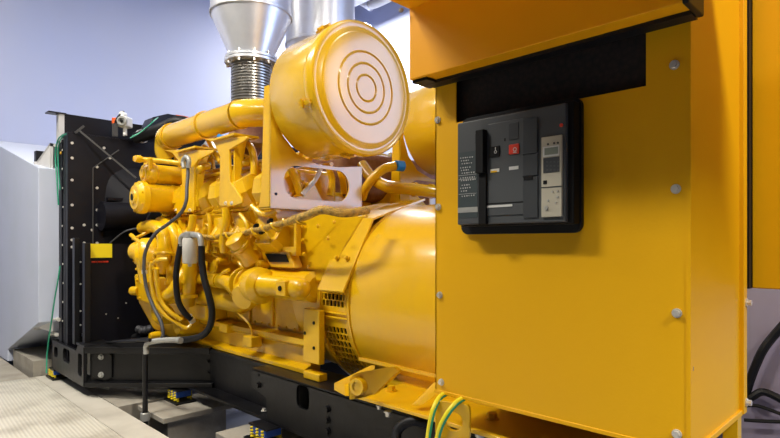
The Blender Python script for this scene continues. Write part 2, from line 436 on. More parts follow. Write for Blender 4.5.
# pipes and a strap lying on the frame
tag(MB().tube([at(96,345,Y=1.25),at(130,342,Y=1.35),at(165,339,Y=1.5),at(192,337,Y=1.62)], .022, 12).build('frame_conduit', RUB), 'black corrugated conduit lying on the radiator base frame', 'conduit')
b_ = MB().cyl(at(100,342,Y=1.3), at(138,336.5,Y=1.45), .022, n=14)
cd = thing('wrapped_conduit','black conduit with yellow tape rings behind the base frame','conduit', at(100,342,Y=1.3))
b_.build('conduit_sleeve', RUB, cd)
for px in (103, 121):
    p = at(px, 342-(px-100)*.145, Y=1.3+.15*(px-100)/38); MB().cyl(p, p+V((.02,.02,0)), .0235, n=14).build('tape_ring', HARN, cd)
o = MB(); p = at(135,330,Y=1.45)
for k in range(5):
    o.lathe(p+V((.02*k,.016*k,.006*math.sin(k*2))), V((1,.8,.1)), [(-.03,0),(-.022,.02),(0,.032),(.022,.022),(.03,0)], 10)
tag(o.build('wrapped_joint', GRYC), 'grey foil-wrapped pipe joint behind the base frame', 'pipe')

# ================================================================== SKID
sk = thing('skid_frame', 'long black steel skid carrying engine and generator', 'skid', (-1.5,1.6,-.87))
YW = 1.60
for yy, s_ in ((YW,1),(2.65,1)):
    xe = -.45 if yy < 2 else -1.1
    m_ = MB(); m_.box(-4.0,xe,yy,yy+.015,-.87,-.64); m_.build('main_rail', BLK, sk)
    m_ = MB(); m_.box(-4.0,xe,yy-.015,yy+.13,-.655,-.638); m_.build('top_flange', BLK, sk, .002)
    m_ = MB(); m_.box(-4.0,xe,yy-.10,yy+.02,-.885,-.87); m_.build('bottom_flange', BLK, sk, .002)
for x in (-3.6,-2.6,-1.6,-.7): MB().box(x,x+.06,YW+.015,2.65,-.86,-.70).build('cross_member', BLK, sk)
# doubler with slot
YD = 1.495; XD = gx(251.5, YD)
p = at(296.5,381,Y=YD); r_ = at(309,414,Y=YD)
MB().plate((0,YD,0), X_, Z_, [(XD,-.64),(-.45,-.64),(-.45,-.87),(gx(266.5,YD),-.87),(gx(266.5,YD),-.765),(XD,-.735)],
   [rrect(p.x, r_.x, r_.z+.012, p.z-.012, .03, 5)], (0,.014,0)).build('side_plate', BLK, sk, .002)
MB().box(XD,-.45,YD,YW,-.65,-.637).build('side_plate_flange', BLK, sk, .002)
for px, py in ((259,385),(328,409),(328,420),(328.5,431)):
    bolt(at(px,py,Y=YD), NY, .013, sk, BLK)
p = at(259,375,Y=YD); MB().cyl(p, p+NY*.002, .008, n=12).build('bolt', BLKM, sk)
bolt(at(264,411,Y=1.55), Z_, .012, sk, STL)

def isolator(c, lab, L=.10, Wd=.07, h=.09):
    t = thing('vibration_mount', lab, 'vibration mount', c)
    c = V(c)
    MB().box(c.x-L*.7,c.x+L*.7,c.y-Wd*.7,c.y+Wd*.7,c.z,c.z+.010).build('base_plate', BLK, t, .002)
    MB().box(c.x-L*.46,c.x+L*.46,c.y-Wd*.55,c.y+Wd*.5,c.z+h*.42,c.z+h-.008).build('rubber_block', BLUE, t, .006)
    MB().box(c.x-L*.55,c.x+L*.55,c.y-Wd*.55,c.y+Wd*.55,c.z+h-.008,c.z+h).build('top_plate', BLK, t, .002)
    for sx in (-1,0,1):
        for sy in (-1,1):
            sp = MB(); P = []
            for k in range(40):
                a = k/40*2*math.pi*4; P.append(V((c.x+sx*L*.32+math.cos(a)*.011, c.y+sy*Wd*.46+math.sin(a)*.011, c.z+.012+(h-.024)*k/39)))
            sp.tube(P, .0055, 6, smooth=False); sp.build('spring', YBR, t)
isolator(at(59,377,Y=1.12), 'blue and yellow vibration mount under the radiator frame, farthest left', .13,.09,.068)
isolator(V((gx(180,1.48),1.48,FL)), 'blue and yellow vibration mount below the end of the diagonal brace', .13,.09,.08)
isolator(V((gx(266,1.48),1.48,FL)), 'vibration mount with yellow springs below the skid plate, nearest the camera', .15,.09,.08)

# ================================================================== GENERATOR
GC = V((0, 2.06, -.275))
ge = thing('generator', 'large yellow cylindrical generator between the engine and control cabinet', 'generator', (-1.3,2.06,-.7))
gb = MB()
gb.lathe((0,GC.y,GC.z), NX, [(.85,.40),(.85,.462),(1.84,.462),(1.875,.455),(1.885,.44)], 96)
gb.build('barrel', YGEN, ge)
# seam bead
MB().lathe((-1.86,GC.y,GC.z), X_, [(-.006,.458),(-.006,.466),(.006,.466),(.006,.458)], 96, False).build('barrel_band', YGEN, ge)
# fan band with staggered vent slots (real holes), as arc strips of a cylinder
R1 = .452
def arcp(a, X, R=R1): return V((X, GC.y-R*math.cos(a), GC.z+R*math.sin(a)))
vb = MB(); Xa, Xb = -2.075, -1.885
def vent_band(a0, a1, rows, holes):
    """strip from angle a0 to a1 with rows of slots"""
    nx = 6
    if not holes:
        k = max(2, int((a1-a0)/.06))
        for i in range(k):
            A0 = a0+(a1-a0)*i/k; A1 = a0+(a1-a0)*(i+1)/k
            vb.hull([arcp(A0,Xa),arcp(A0,Xb),arcp(A0,Xb,R1-.008),arcp(A0,Xa,R1-.008),arcp(A1,Xa),arcp(A1,Xb),arcp(A1,Xb,R1-.008),arcp(A1,Xa,R1-.008)])
        return
    da = (a1-a0)/rows
    for i in range(rows):
        A0 = a0+da*i;  A2 = a0+da*(i+1)
        def strip(x0,x1,b0,b1):
            vb.hull([arcp(b0,x0),arcp(b0,x1),arcp(b0,x1,R1-.008),arcp(b0,x0,R1-.008),arcp(b1,x0),arcp(b1,x1),arcp(b1,x1,R1-.008),arcp(b1,x0,R1-.008)])
        strip(Xa, Xb, A0, A0+da*.13)
        w = (Xb-Xa-.03)/nx; o_ = w*.5*(i%2)
        strip(Xa, Xa+.015, A0+da*.13, A2); strip(Xb-.015, Xb, A0+da*.13, A2)
        for j in range(nx+1):
            x0 = Xa+.015+w*j-o_-w*.10; x1 = x0+w*.20
            x0 = max(x0, Xa+.015); x1 = min(x1, Xb-.015)
            if x1 > x0: strip(x0, x1, A0+da*.13, A2)
# angles: 0 = near side; negative = below
vent_band(-1.45, -.95, 1, False)
vent_band(-.95, -.25, 9, True)
vent_band(-.25, -.045, 1, False)
vent_band(-.045, .16, 3, True)
vent_band(.16, 2.6, 1, False)
vb.build('vent_band', YGEN, ge)
MB().lathe((Xb,GC.y,GC.z), NX, [(0,.40),(.19,.40)], 64).build('vent_interior', BLKM, ge)
MB().lathe((Xa,GC.y,GC.z), X_, [(-.012,.40),(-.012,.462),(.010,.462),(.010,.44)], 96, False).build('end_ring', YGEN, ge)
# clamp strip across the band
for da in (-.10,-.145):
    p = arcp(da, 0, R1+.006); MB().cyl((Xa-.01,p.y,p.z),(Xb+.01,p.y,p.z),.005,n=8).build('clamp_rod', YGEN, ge)
# sloping drip cover plate over the upper vents
P0 = at(317.5,291,X=-2.13); P1 = at(342,293,X=-1.93); 
cvp = MB(); 
pa = [V((-2.12,P0.y,P0.z)), V((-1.90,P0.y-.01,P0.z))]
Xc0, Xc1 = -2.035, -1.855
prof = [(2.06-.502*math.cos(math.radians(a)), -.275+.502*math.sin(math.radians(a))) for a in (7,51,95)]
prof2 = [(a+.006,b-.008) for a,b in prof]
for i in range(len(prof)-1):
    (ya,za),(yb,zb) = prof[i],prof[i+1]; (yc,zc),(yd,zd) = prof2[i],prof2[i+1]
    cvp.hull([V((Xc0,ya,za)),V((Xc1,ya,za)),V((Xc1,yc,zc)),V((Xc0,yc,zc)),V((Xc0,yb,zb)),V((Xc1,yb,zb)),V((Xc1,yd,zd)),V((Xc0,yd,zd))])
dco = cvp.build('drip_cover', YAIR, ge)
for xx in (-1.98,-1.91): bolt((xx,2.06-.47*math.cos(.45),-.275+.47*math.sin(.45)), V((0,-.87,.48)), .009, dco, YENG, .016)
# mounting feet: flange along the side, lugs, gussets, bolts
ft = MB(); ft.box(-1.63,-.44,1.44,1.85,-.612,-.598); ft.box(-1.80,-.5,1.70,1.715,-.62,-.50); ft.build('foot_flange', YGEN, ge, .003)
MB().box(-1.9,-.85,1.735,2.4,-.70,-.50).build('foot_web', YGEN, ge)
def lug(px, py0, py1, wpx, lab=None):
    """upright lifting lug: plate facing along the machine with a round hole"""
    Xl = gx(px, 1.45)
    z0 = -.612; z1 = at(px, py0, Y=1.45).z
    m_ = MB()
    m_.plate((Xl,0,0), Y_, Z_, [(1.36,z0-.03),(1.36,z1-.02),(1.385,z1),(1.45,z1-.004),(1.70,z1+.012),(1.72,z1-.02),(1.72,z0),(1.45,z0),(1.43,z0-.03)],
            [circ(1.405, (z0+z1)/2-.01, .026, 20)], (.018,0,0))
    return m_.build('lifting_lug', YGEN, ge, .002)
# front-facing lug plate (faces the camera side) with welded ring
def front_lug(x0, x1, z0, z1, y, hx, hz, hr):
    MB().plate((0,y,0), X_, Z_, rrect(x0,x1,z0,z1,.02,4), [circ(hx,hz,hr*.8,22)], (0,.016,0)).build('lifting_lug', YGEN, ge, .002)
    MB().lathe((hx,y-.004,hz), Y_, [(0,hr*.78),(0,hr),(.022,hr),(.022,hr*.78)], 24, False).build('lug_ring', YAIR, ge)
Yl = 1.36
a = at(346.5,399,Y=Yl); b = at(369,373,Y=Yl)
xs = a.x
# lug A: plate spanning back toward generator
m_ = MB(); zt = b.z
m_.prism([at(a,b,Y=c) for a,b,c in ((349,400,1.36),(349,379,1.36),(353,374,1.363),(361,372,1.37),(393,366.5,1.47),(399,371,1.49),(374,394,1.41),(360,398,1.37))], (0.004,.018,0))
lg = m_.build('lifting_lug', YGEN, ge, .003)
p = at(358.5,386.5,Y=Yl+.01); MB().lathe(p+V((0,-.012,0)), V((-.25,1,0)), [(0,.018),(0,.031),(.03,.031),(.03,.018)], 26, False).build('lug_ring', YGEN, lg)
MB().cyl(p+V((0,-.006,0)), p+V((-.004,.010,0)), .024, n=22).build('lug_plug', YGEN, lg)
m_ = MB(); m_.prism([at(334,383,Y=1.46),at(371,365,Y=1.62),at(371,369,Y=1.62),at(345,384,Y=1.50),at(345,396,Y=1.42),at(334,390,Y=1.46)], (.012,.012,0)); m_.build('gusset', YGEN, ge, .002)
# gusset near the cabinet
m_ = MB(); m_.prism([at(411,405,Y=1.46),at(434,382,Y=1.56),at(437,384,Y=1.56),at(437,392,Y=1.56),at(418,405,Y=1.46)], (.012,.004,0)); m_.build('gusset', YGEN, ge, .002)
# second lug under the cabinet with a hole
m_ = MB(); Lx2 = gx(438,1.36)
m_.plate((Lx2,1.36,0), V((.94,.34,0)), Z_, rrect(-.01,.105,-.625,-.505,.02,4), [circ(.052,-.565,.030,22)], (-.005,.014,0)); m_.build('lifting_lug', YGEN, ge, .002)
bolt(at(391,391,Z=-.598), Z_, .017, ge, YGEN, .022)
bolt(at(492,419,Z=-.598), Z_, .018, ge, YGEN, .022)
bolt(at(388,411,Y=1.46), NZ, .012, ge, STL, .02); bolt(at(379,405,Y=1.46), NZ, .009, ge, STL, .016)
bolt(at(480,434,Y=1.46), NZ, .012, ge, STL, .03)
MB().tube([arcp(-.93,-1.55,.464), arcp(-.80,-1.56,.466)], .004, 6, smooth=False).build('drain_wire', YGEN, ge)
MB().box(-1.86,-.85,GC.y-.40,GC.y-.375,-.53,-.515).build('cradle_edge', YGEN, ge)
pl = MB()  # white patch painting a reflection onto the barrel
for k in range(6):
    a0, a1 = .37+k*.05, .42+k*.05; x0 = -1.30+k*.012; pl.hull([arcp(a0,x0,.4625),arcp(a0,-1.10,.4625),arcp(a0,-1.10,.4645),arcp(a0,x0,.4645),arcp(a1,x0+.012,.4625),arcp(a1,-1.10,.4625),arcp(a1,-1.10,.4645),arcp(a1,x0+.012,.4645)])
o = pl.build('label_and_glint', SIGN, ge); o['label'] = 'white patch painted as a reflection'

# ================================================================== ENGINE
en = thing('diesel_engine', 'big yellow V diesel engine with exposed pipes and brackets', 'engine', (-2.9,2.1,-.63))
# crankcase body
cc = MB(); cc.prism([(-3.5,1.66,-.30),(-3.5,1.66,-.05),(-3.5,1.76,.12),(-3.5,2.46,.12),(-3.5,2.56,-.05),(-3.5,2.56,-.30)], (1.28,0,0)); cc.build('crankcase', YENG, en, .008)
# oil pan and base rail
op = MB(); op.prism([(-3.42,1.67,-.56),(-3.42,1.67,-.30),(-3.42,2.55,-.30),(-3.42,2.55,-.56)], (1.2,0,0)); op.build('oil_pan', YENG, en, .006)
for px0, px1 in ((199,224),(227,250),(253,273),(276,299)):
    p0, p1 = gx(px0,1.66), gx(px1,1.66)
    m_ = MB(); m_.box(p0,p1,1.655,1.672,-.45,-.25); o = m_.build('pan_panel', YENG, en, .006)
    bolts([(p0+(p1-p0)*(.15+.35*k),1.655,-.44) for k in range(3)], NY, .006, o)
br = MB()
br.prism([(-3.45,1.60,-.637),(-3.45,1.60,-.615),(-3.45,1.64,-.600),(-3.45,1.64,-.52),(-3.45,1.60,-.50),(-3.45,1.60,-.47),(-3.45,1.70,-.46),(-3.45,1.70,-.637)], (1.26,0,0))
br.build('base_rail', YENG, en, .004)
for px in (196.5, 227):
    x = gx(px,1.6); m_ = MB(); m_.prism([(x-.05,1.575,-.52),(x-.05,1.575,-.47),(x-.045,1.60,-.46),(x-.045,1.66,-.46),(x-.045,1.66,-.52)],(.09,0,0)); m_.build('rail_boss', YENG, en, .006)
# dipstick with ring
MB().tube([at(252,340,Y=1.57),at(252,332,Y=1.57),at(249,324,Y=1.55),at(240,315,Y=1.54),at(231,308,Y=1.53)], .006, 8).build('dipstick', YENG, en)
m_ = MB(); p = at(230,307,Y=1.53); m_.tube([p+V((.014*math.cos(a),0,.014*math.sin(a))) for a in [k*math.pi/6 for k in range(13)]], .005, 6, smooth=False); m_.build('dipstick_ring', YENG, en)
m_ = MB(); x = gx(252,1.58); m_.box(x-.05,x+.04,1.55,1.62,-.56,-.50); m_.build('dipstick_boss', YENG, en, .008)
# flywheel housing
fh = MB()
fh.lathe((-2.30,2.06,-.24), X_, [(-.04,.40),(-.02,.44),(.19,.44),(.20,.45),(.225,.45)], 64)
fh.build('flywheel_housing', YENG, en)
m_ = MB(); xh0 = gx(303,1.55); m_.box(xh0,gx(319,1.55),1.55,1.585,at(303,363,Y=1.53).z,at(303,309,Y=1.53).z); m_.box(xh0-.0,gx(319,1.55),1.55,1.60,-.637,-.60)
hf = m_.build('housing_foot', YENG, en, .006)
for px, py in ((307,333),(316,323),(316,348)):
    p = at(px-2,py,Y=1.55); MB().cyl(p, p+NY*.003, .008, n=12).build('bolt_hole', BLKM, hf)
# upper rear casing (rounded housing above the vent band)
uc = MB()
fp = [at(*q) if 0 else at(q[0],q[1],Y=q[2]) for q in ((268,221,1.585),(318,213,1.62),(345,212,1.70),(368,214,1.76),(352,238,1.69),(336,262,1.625),(321,284,1.585),(308,280,1.585),(290,273,1.59),(268,268,1.59))]
uc.hull([p+V((-.30,.42,0)) for p in fp]+fp)
o = uc.build('rear_casing', YENG, en, .02)
bolts([at(px,py,Y=1.585) for px, py in ((303,226),(303,240),(304,254),(309,267),(318,226),(334,222),(328,238))], NY, .008, o)
# plate with window on the casing + black nameplate
m_ = MB(); a = at(279,222,Y=1.56); b = at(297,256,Y=1.56)
m_.plate((0,1.555,0), X_, Z_, [(a.x,a.z),(b.x,a.z),(b.x,b.z),(a.x,b.z)], [rrect(a.x+.022,b.x-.02,b.z+.045,a.z-.02,.006,3)], (0,.03,0)); m_.build('access_cover', YENG, en, .003)
m_ = MB(); a = at(262,251,Y=1.535); b = at(293,268,Y=1.535)
m_.prism([at(262,250,Y=1.545),at(289,252,Y=1.545),at(295,268,Y=1.55),at(271,267,Y=1.55)], (0,.05,0)); m_.build('nameplate_bracket', YENG, en, .003)
m_ = MB(); m_.prism([at(265.5,253.5,Y=1.543),at(286,254.5,Y=1.543),at(289,262,Y=1.546),at(270,262,Y=1.546)], (0,-.004,0)); m_.build('nameplate', BLKM, en)
# long side cover (camshaft cover) between heads and pipes
for i,(pa_,pb_) in enumerate(((206,231),(232,262),(250,279))):
    x0, x1 = gx(pa_,1.58), gx(pb_,1.58)
    m_ = MB(); m_.prism([(x0,1.585,-.12),(x0,1.57,-.10),(x0,1.57,-.03),(x0,1.60,.0),(x0,1.72,.02),(x0,1.72,-.13)], (x1-x0,0,0)); 
    o = m_.build('side_cover', YENG, en, .008)
    bolts([(x0+(x1-x0)*(.1+.2*k),1.57,z) for k in range(5) for z in (-.085,-.035)], NY, .007, o)
# cylinder heads and rocker covers, near bank; six along the bank, tilted outward
tl = math.radians(33); nr = V((0,-math.sin(tl),math.cos(tl))); ac = V((0,math.cos(tl),math.sin(tl)))
XH = [-3.60,-3.365,-3.13,-2.895,-2.66,-2.425]
for i, x in enumerate(XH):
    c = V((x, 1.625, .255))
    hd = MB()
    w = .095
    def q_(a, b, dx): return c + ac*a + nr*b + X_*dx
    # head: chunky block with chamfers
    hd.prism([q_(-.13,-.18,-w),q_(-.155,-.12,-w),q_(-.14,-.02,-w),q_(.15,-.02,-w),q_(.15,-.20,-w)], (2*w,0,0))
    hd.prism([q_(-.175,-.13,-w*.55),q_(-.185,-.09,-w*.55),q_(-.15,-.04,-w*.55),q_(-.10,-.04,-w*.55),q_(-.10,-.16,-w*.55)], (1.1*w,0,0))
    hd.cyl(q_(-.15,-.10,-w*.3), q_(-.22,-.13,-w*.3), .034, .030, n=14)
    for s_ in (-1,1):
        for a in (-.12,.12): hd.hexn(q_(a,-.02,s_*w*.82), nr, .010, .012)
        hd.hexn(q_(-.155,-.07,s_*w*.75), -ac, .009, .012)
    hd = hd.build('cylinder_head', YENG, en, .004)
    rc = MB(); w2 = .080
    # rocker cover: octagonal plan, sloping top
    base = [(-.125,-w2*.55),(-.085,-w2),(.085,-w2),(.125,-w2*.55),(.125,w2*.55),(.085,w2),(-.085,w2),(-.125,w2*.55)]
    L0 = [q_(a,-.02,b) for a,b in base]; L1 = [q_(a,.075,b) for a,b in base]; L2 = [q_(a*.66,.135,b*.62) for a,b in base]
    v0 = [rc.bm.verts.new(p) for p in L0]; v1 = [rc.bm.verts.new(p) for p in L1]; v2 = [rc.bm.verts.new(p) for p in L2]
    rc.flat = 1; rc.face(v0[::-1]); rc.bridge(v0,v1); rc.bridge(v1,v2); rc.face(v2); rc.flat = 0
    rc.prism([q_(a*1.1,-.012,b*1.08) for a,b in base], nr*.014)
    rc.hexn(q_(-.03,.135,0), nr, .010, .014)
    for s_ in (-1,1): rc.hexn(q_(-.127,.02,s_*w2*.4), -ac, .008, .008)
    rc.build('rocker_cover', YENG, hd, .003)
    pc = MB(); c2 = V((x+.035, 1.555, .055)); a2 = V((0,math.cos(.9),math.sin(.9))); n2 = V((0,-math.sin(.9),math.cos(.9)))
    def w_(a, b, dx): return c2 + a2*a + n2*b + X_*dx
    lo = [(-.085,-.07),(-.055,-.09),(.055,-.09),(.085,-.07),(.085,.07),(.055,.09),(-.055,.09),(-.085,.07)]
    pc.hull([w_(a,-.10,b) for a,b in lo]+[w_(a,.015,b) for a,b in lo]); pc.hull([w_(a*.7,.010,b*.7) for a,b in lo]+[w_(a*.5,.045,b*.5) for a,b in lo])
    pc = pc.build('port_cover', YENG, hd, .003)
    bolts([w_(a,.015,b) for a in (-.068,.068) for b in (-.055,.055)], n2, .008, pc)
# far bank, lower detail
for i, x in enumerate(XH):
    c = V((x,2.50,.22)); rc = MB(); rc.obox(c,(X_,V((0,math.cos(tl),-math.sin(tl))),V((0,math.sin(tl),math.cos(tl)))),(.2,.27,.22)); rc.build('rocker_cover', YENG, en, .02)
# valley: intake runner and pipes between the banks
m_ = MB(); m_.box(-3.55,-2.5,1.85,2.35,.10,.30); m_.build('valley_cover', YENG, en, .03)
for k,(ya,za,r_) in enumerate(((1.60,.41,.013),(1.66,.45,.013),(1.72,.43,.014),(1.80,.47,.016),(1.86,.42,.012))):
    MB().cyl((-3.55+.07*k,ya,za),(-2.3,ya,za),r_,n=10).build('fuel_line', YENG, en)
for pts_, r_ in (
    ([(197,186,1.50),(197,176,1.5),(201,168,1.5),(209,166,1.55)], .021),
    ([(234,186,1.50),(234,176,1.5),(238,166,1.52),(247,162,1.56),(256,158,1.6)], .021),
    ([(254,175,1.55),(254,160,1.56),(251,148,1.58),(245,142,1.62)], .020),
    ([(207,138,1.6),(213,150,1.6),(220,162,1.6)], .013),
    ([(204,146,1.62),(211,152,1.62),(214,170,1.62)], .011),
    ):
    MB().tube([at(a,b,Y=c) for a,b,c in pts_], r_, 10).build('coolant_pipe', YENG, en)
# turbocharger glimpsed between the brackets
tb = MB(); c = at(243,144,Y=1.95)
tb.lathe(c, V((.5,-.8,0)), [(-.10,.03),(-.09,.10),(-.02,.13),(.04,.11),(.05,.06),(.12,.055),(.12,.02)], 24)
tb.tube([c+V((0,.0,.1)), c+V((.12,0,.12)), c+V((.2,.05,.05)), c+V((.2,.1,-.1))], .06, 12)
tb.build('turbocharger', RUST, en)
c = at(214,152,Y=2.0); MB().lathe(c, V((.3,-.9,0)), [(-.1,.03),(-.08,.09),(.03,.10),(.05,.05),(.1,.045)], 20).build('turbine_housing', GALV, en)
MB().tube([at(225,141,Y=1.75), at(238,137,Y=1.9), at(252,139,Y=2.0)], .022, 10).build('turbo_pipe', RUST, en)
tb = MB(); c = at(372,176,Y=2.6)
tb.lathe(c, V((.3,-.8,0)), [(-.1,.05),(-.08,.13),(.03,.14),(.05,.08),(.12,.06)], 24); tb.build('turbocharger', RUST, en)
MB().box(-2.9,-2.42,2.1,2.9,.25,.55).build('rear_manifold', RUST, en, .06)

# exhaust/air manifold: big pipe along the top with clamps, elbow
Ym = 1.55
a_ = at(243,116,Y=Ym); b_ = at(166,141.5,Y=Ym); zc = (a_.z+b_.z)/2+.018
R_m = .076
mp = MB(); xA = gx(240,Ym); xB = gx(167,Ym)
mp.tube([(xB+.02,Ym,zc),(xA,Ym,zc)], R_m, 28, smooth=False)
mp.build('manifold_pipe', YAIR, en)
m_ = MB(); P = [V((xB+.02,Ym,zc))]
for k in range(1,9):
    t_ = math.pi/2*k/8; P.append(V((xB+.02-.075*math.sin(t_), Ym+.02*math.sin(t_), zc-.075*(1-math.cos(t_)))))
P.append(P[-1]+V((0,.02,-.05))); m_.tube(P, R_m, 28, smooth=False); m_.build('manifold_elbow', YAIR, en)
# rear elbow turning back into the machine
m_ = MB(); e0 = V((xA,Ym,zc)); m_.tube([e0, e0+V((.04,.02,.004)), V((xA+.14,Ym+.14,zc+.01)), V((xA+.26,Ym+.28,zc+.01)), V((xA+.34,Ym+.36,zc+.01))], R_m, 28, k=5); m_.build('manifold_elbow', YAIR, en)
for px in (172.5, 206.5):
    x = gx(px,Ym); MB().lathe((x,Ym,zc), X_, [(-.011,R_m+.001),(-.011,R_m+.008),(.011,R_m+.008),(.011,R_m+.001)], 36, False).build('pipe_clamp', YENG, en)
x = gx(240,Ym); MB().lathe((x,Ym,zc), X_, [(-.005,R_m),(-.005,R_m+.004),(.005,R_m+.004),(.005,R_m)], 36, False).build('pipe_seam', YAIR, en)
# manifold brackets: tapered vertical plates with saddle
def bracket(pl_, pr_, ytop, ybot, cx, w0, Yb):
    m_ = MB()
    xt = gx(cx, Yb)
    top = at(cx, ytop, Y=Yb).z; bot = at(cx, ybot, Y=Yb).z
    m_.prism([(xt-.15,Yb,top),(xt+.13,Yb,top),(xt+.13,Yb,top-.015),(xt+.05,Yb,top-.12),(xt+.06,Yb,bot+.16),(xt+.06,Yb,bot+.01),(xt+.05,Yb,bot),(xt-.05,Yb,bot),(xt-.055,Yb,bot+.02),(xt-.03,Yb,top-.12),(xt-.15,Yb,top-.015)], (0,.012,0))
    m_.prism([(xt+.05,Yb,top-.11),(xt+.12,Yb+.14,top-.11),(xt+.08,Yb+.14,bot+.1),(xt+.055,Yb,bot+.02)], (.01,0,0))
    m_.build('manifold_bracket', YENG, en, .003)
    m_ = MB(); m_.box(xt-.16,xt+.14,Yb-.02,Yb+.12,top,top+.012); m_.build('bracket_saddle', YENG, en, .002)
def pbracket(pts, Yb, hx):
    m_ = MB(); P = [at(a,b,Y=Yb) for a,b in pts]; m_.prism(P, (0,.014,0)); m_.build('manifold_bracket', YENG, en, .003)
pbracket([(164,150),(172,153),(181,164),(182,185),(173,209),(176,213),(192,212),(194,210),(194,166),(198,160),(213,152),(213,150)], 1.47, 0)
pbracket([(204,139),(213,142),(220,156),(219,206),(233,206),(242,203),(242,199),(230,182),(229,150),(245,140),(247,138),(246,136)], 1.47, 0)
for cx, ty in ((188,150),(225,138)):
    m_ = MB(); p = at(cx,ty,Y=1.47)
    m_.box(p.x-.13,p.x+.13,1.45,1.60,p.z-.004,p.z+.008); m_.build('bracket_saddle', YENG, en, .002)
    # return flange giving the bracket depth
    m_ = MB(); x = gx(cx+6,1.47); m_.prism([(x,1.484,p.z),(x,1.56,p.z),(x,1.495,p.z-.34),(x,1.484,p.z-.34)], (.012,0,0)); m_.build('bracket_rib', YENG, en, .002)
for px, py in ((176,210),(190,210),(226,203),(232,203)): bolt(at(px,py,Y=1.47), NY, .008, en, STL)
MB().tube([at(219,136,Y=1.5),at(222,137.5,Y=1.5),at(228,137.5,Y=1.5),at(232,136,Y=1.5)], .012, 8).build('blue_clip', BLUT, en)

# crosswise cylinders at the front end (starter / fuel pumps)
def crosscyl(px, py, Y0, length, r, name, flange=1.25, hole=True, lab=None):
    c = at(px,py,Y=Y0); m_ = MB()
    m_.lathe(c, Y_, [(.0,.0),(.0,r*.45),(.01,r*.55),(.012,r*.85),(.03,r*flange*.92),(.04,r*flange),(.075,r*flange),(.08,r*flange*.9),(.085,r),(length,r),(length+.01,r*.9),(length+.01,0)], 32)
    mo = m_.build(name, YENG, en)
    if hole: MB().cyl(c+V((0,-.003,0)), c+V((0,.004,0)), r*.22, n=16).build('shaft_hole', BLKM, mo)
    bolts([c+V((r*flange*.88*math.cos(a), .032, r*flange*.88*math.sin(a))) for a in [k*math.pi/4+.3 for k in range(8)]], NY, .007, mo)
crosscyl(132, 197, 1.27, .36, .088, 'starter_motor', 1.15)
crosscyl(141, 173, 1.33, .32, .060, 'fuel_pump', 1.2, False)
MB().tube([at(133.5,158.5,Y=1.28), at(142,159.5,Y=1.32), at(170,162,Y=1.45), at(196,166,Y=1.56)], .016, 10).build('vent_pipe', YENG, en)
c = at(135,158.6,Y=1.27); MB().lathe(c, Y_, [(0,0),(0,.02),(.03,.024),(.04,.018)], 14).build('vent_cap', YENG, en)
MB().tube([at(150,158,Y=1.35), at(150,167,Y=1.36), at(147,178,Y=1.36)], .014, 8).build('vent_branch', YENG, en)
# gear case at the front: stepped stack of housings
gc = MB(); 
gc.prism([at(133,274,Y=1.36),at(160,270,Y=1.36),at(200,262,Y=1.62),at(200,335,Y=1.62),at(172,341,Y=1.5),at(152,330,Y=1.42),at(137,303,Y=1.36)], (.06,.42,0))
gc.build('gear_case', YENG, en, .02)
# raw water pump: round volute facing the camera side
wp = MB(); c = at(143,256,Y=1.30)
wp.lathe(c+V((-.02,0,0)), V((.35,1,0)), [(-.04,0),(-.04,.045),(-.02,.06),(-.015,.095),(.0,.108),(.08,.112),(.10,.10),(.22,.09),(.22,0)], 28)
wp.cyl(c+V((-.12,.0,.03)), c+V((-.03,.03,.02)), .055, .07, n=20)
wp.cyl(c+V((.0,.02,-.02)), c+V((.02,.05,-.15)), .06, .075, n=20)
wpo = wp.build('water_pump', YENG, en)
bolts([c+V((-.02+.092*math.cos(a), -.012, .092*math.sin(a))) for a in [k*2*math.pi/9 for k in range(9)]], V((-.35,-1,0)), .008, wpo)
wp = MB(); c = at(146,291,Y=1.33)
wp.prism([at(134,277,Y=1.34),at(158,277,Y=1.34),at(160,300,Y=1.36),at(153,305,Y=1.37),at(136,300,Y=1.34)], (.06,.12,0)); pbo = wp.build('pump_base', YENG, en, .012)
bolts([at(px,py,Y=1.335) for px,py in ((137,280),(155,280),(140,298),(154,300),(147,289))], NY, .009, pbo)
m_ = MB()
m_.cyl(at(134,291,Y=1.33)+V((-.03,0,0)), at(134,291,Y=1.33)+V((.03,.02,0)), .028, n=14)
m_.build('drain_stub', YENG, pbo)
MB().lathe(at(158,311,Y=1.42), Y_, [(-.02,.0),(-.02,.06),(0,.085),(.05,.09),(.1,.09)], 24).build('drive_cover', YENG, en)
MB().lathe(at(180,326,Y=1.50), Y_, [(-.02,.0),(-.02,.05),(0,.06),(.1,.06)], 20).build('drive_cover', YENG, en)
MB().lathe(at(153,336,Y=1.40), Y_, [(-.02,0),(-.02,.02),(0,.026),(.06,.026)], 12).build('drain_plug', YENG, en)
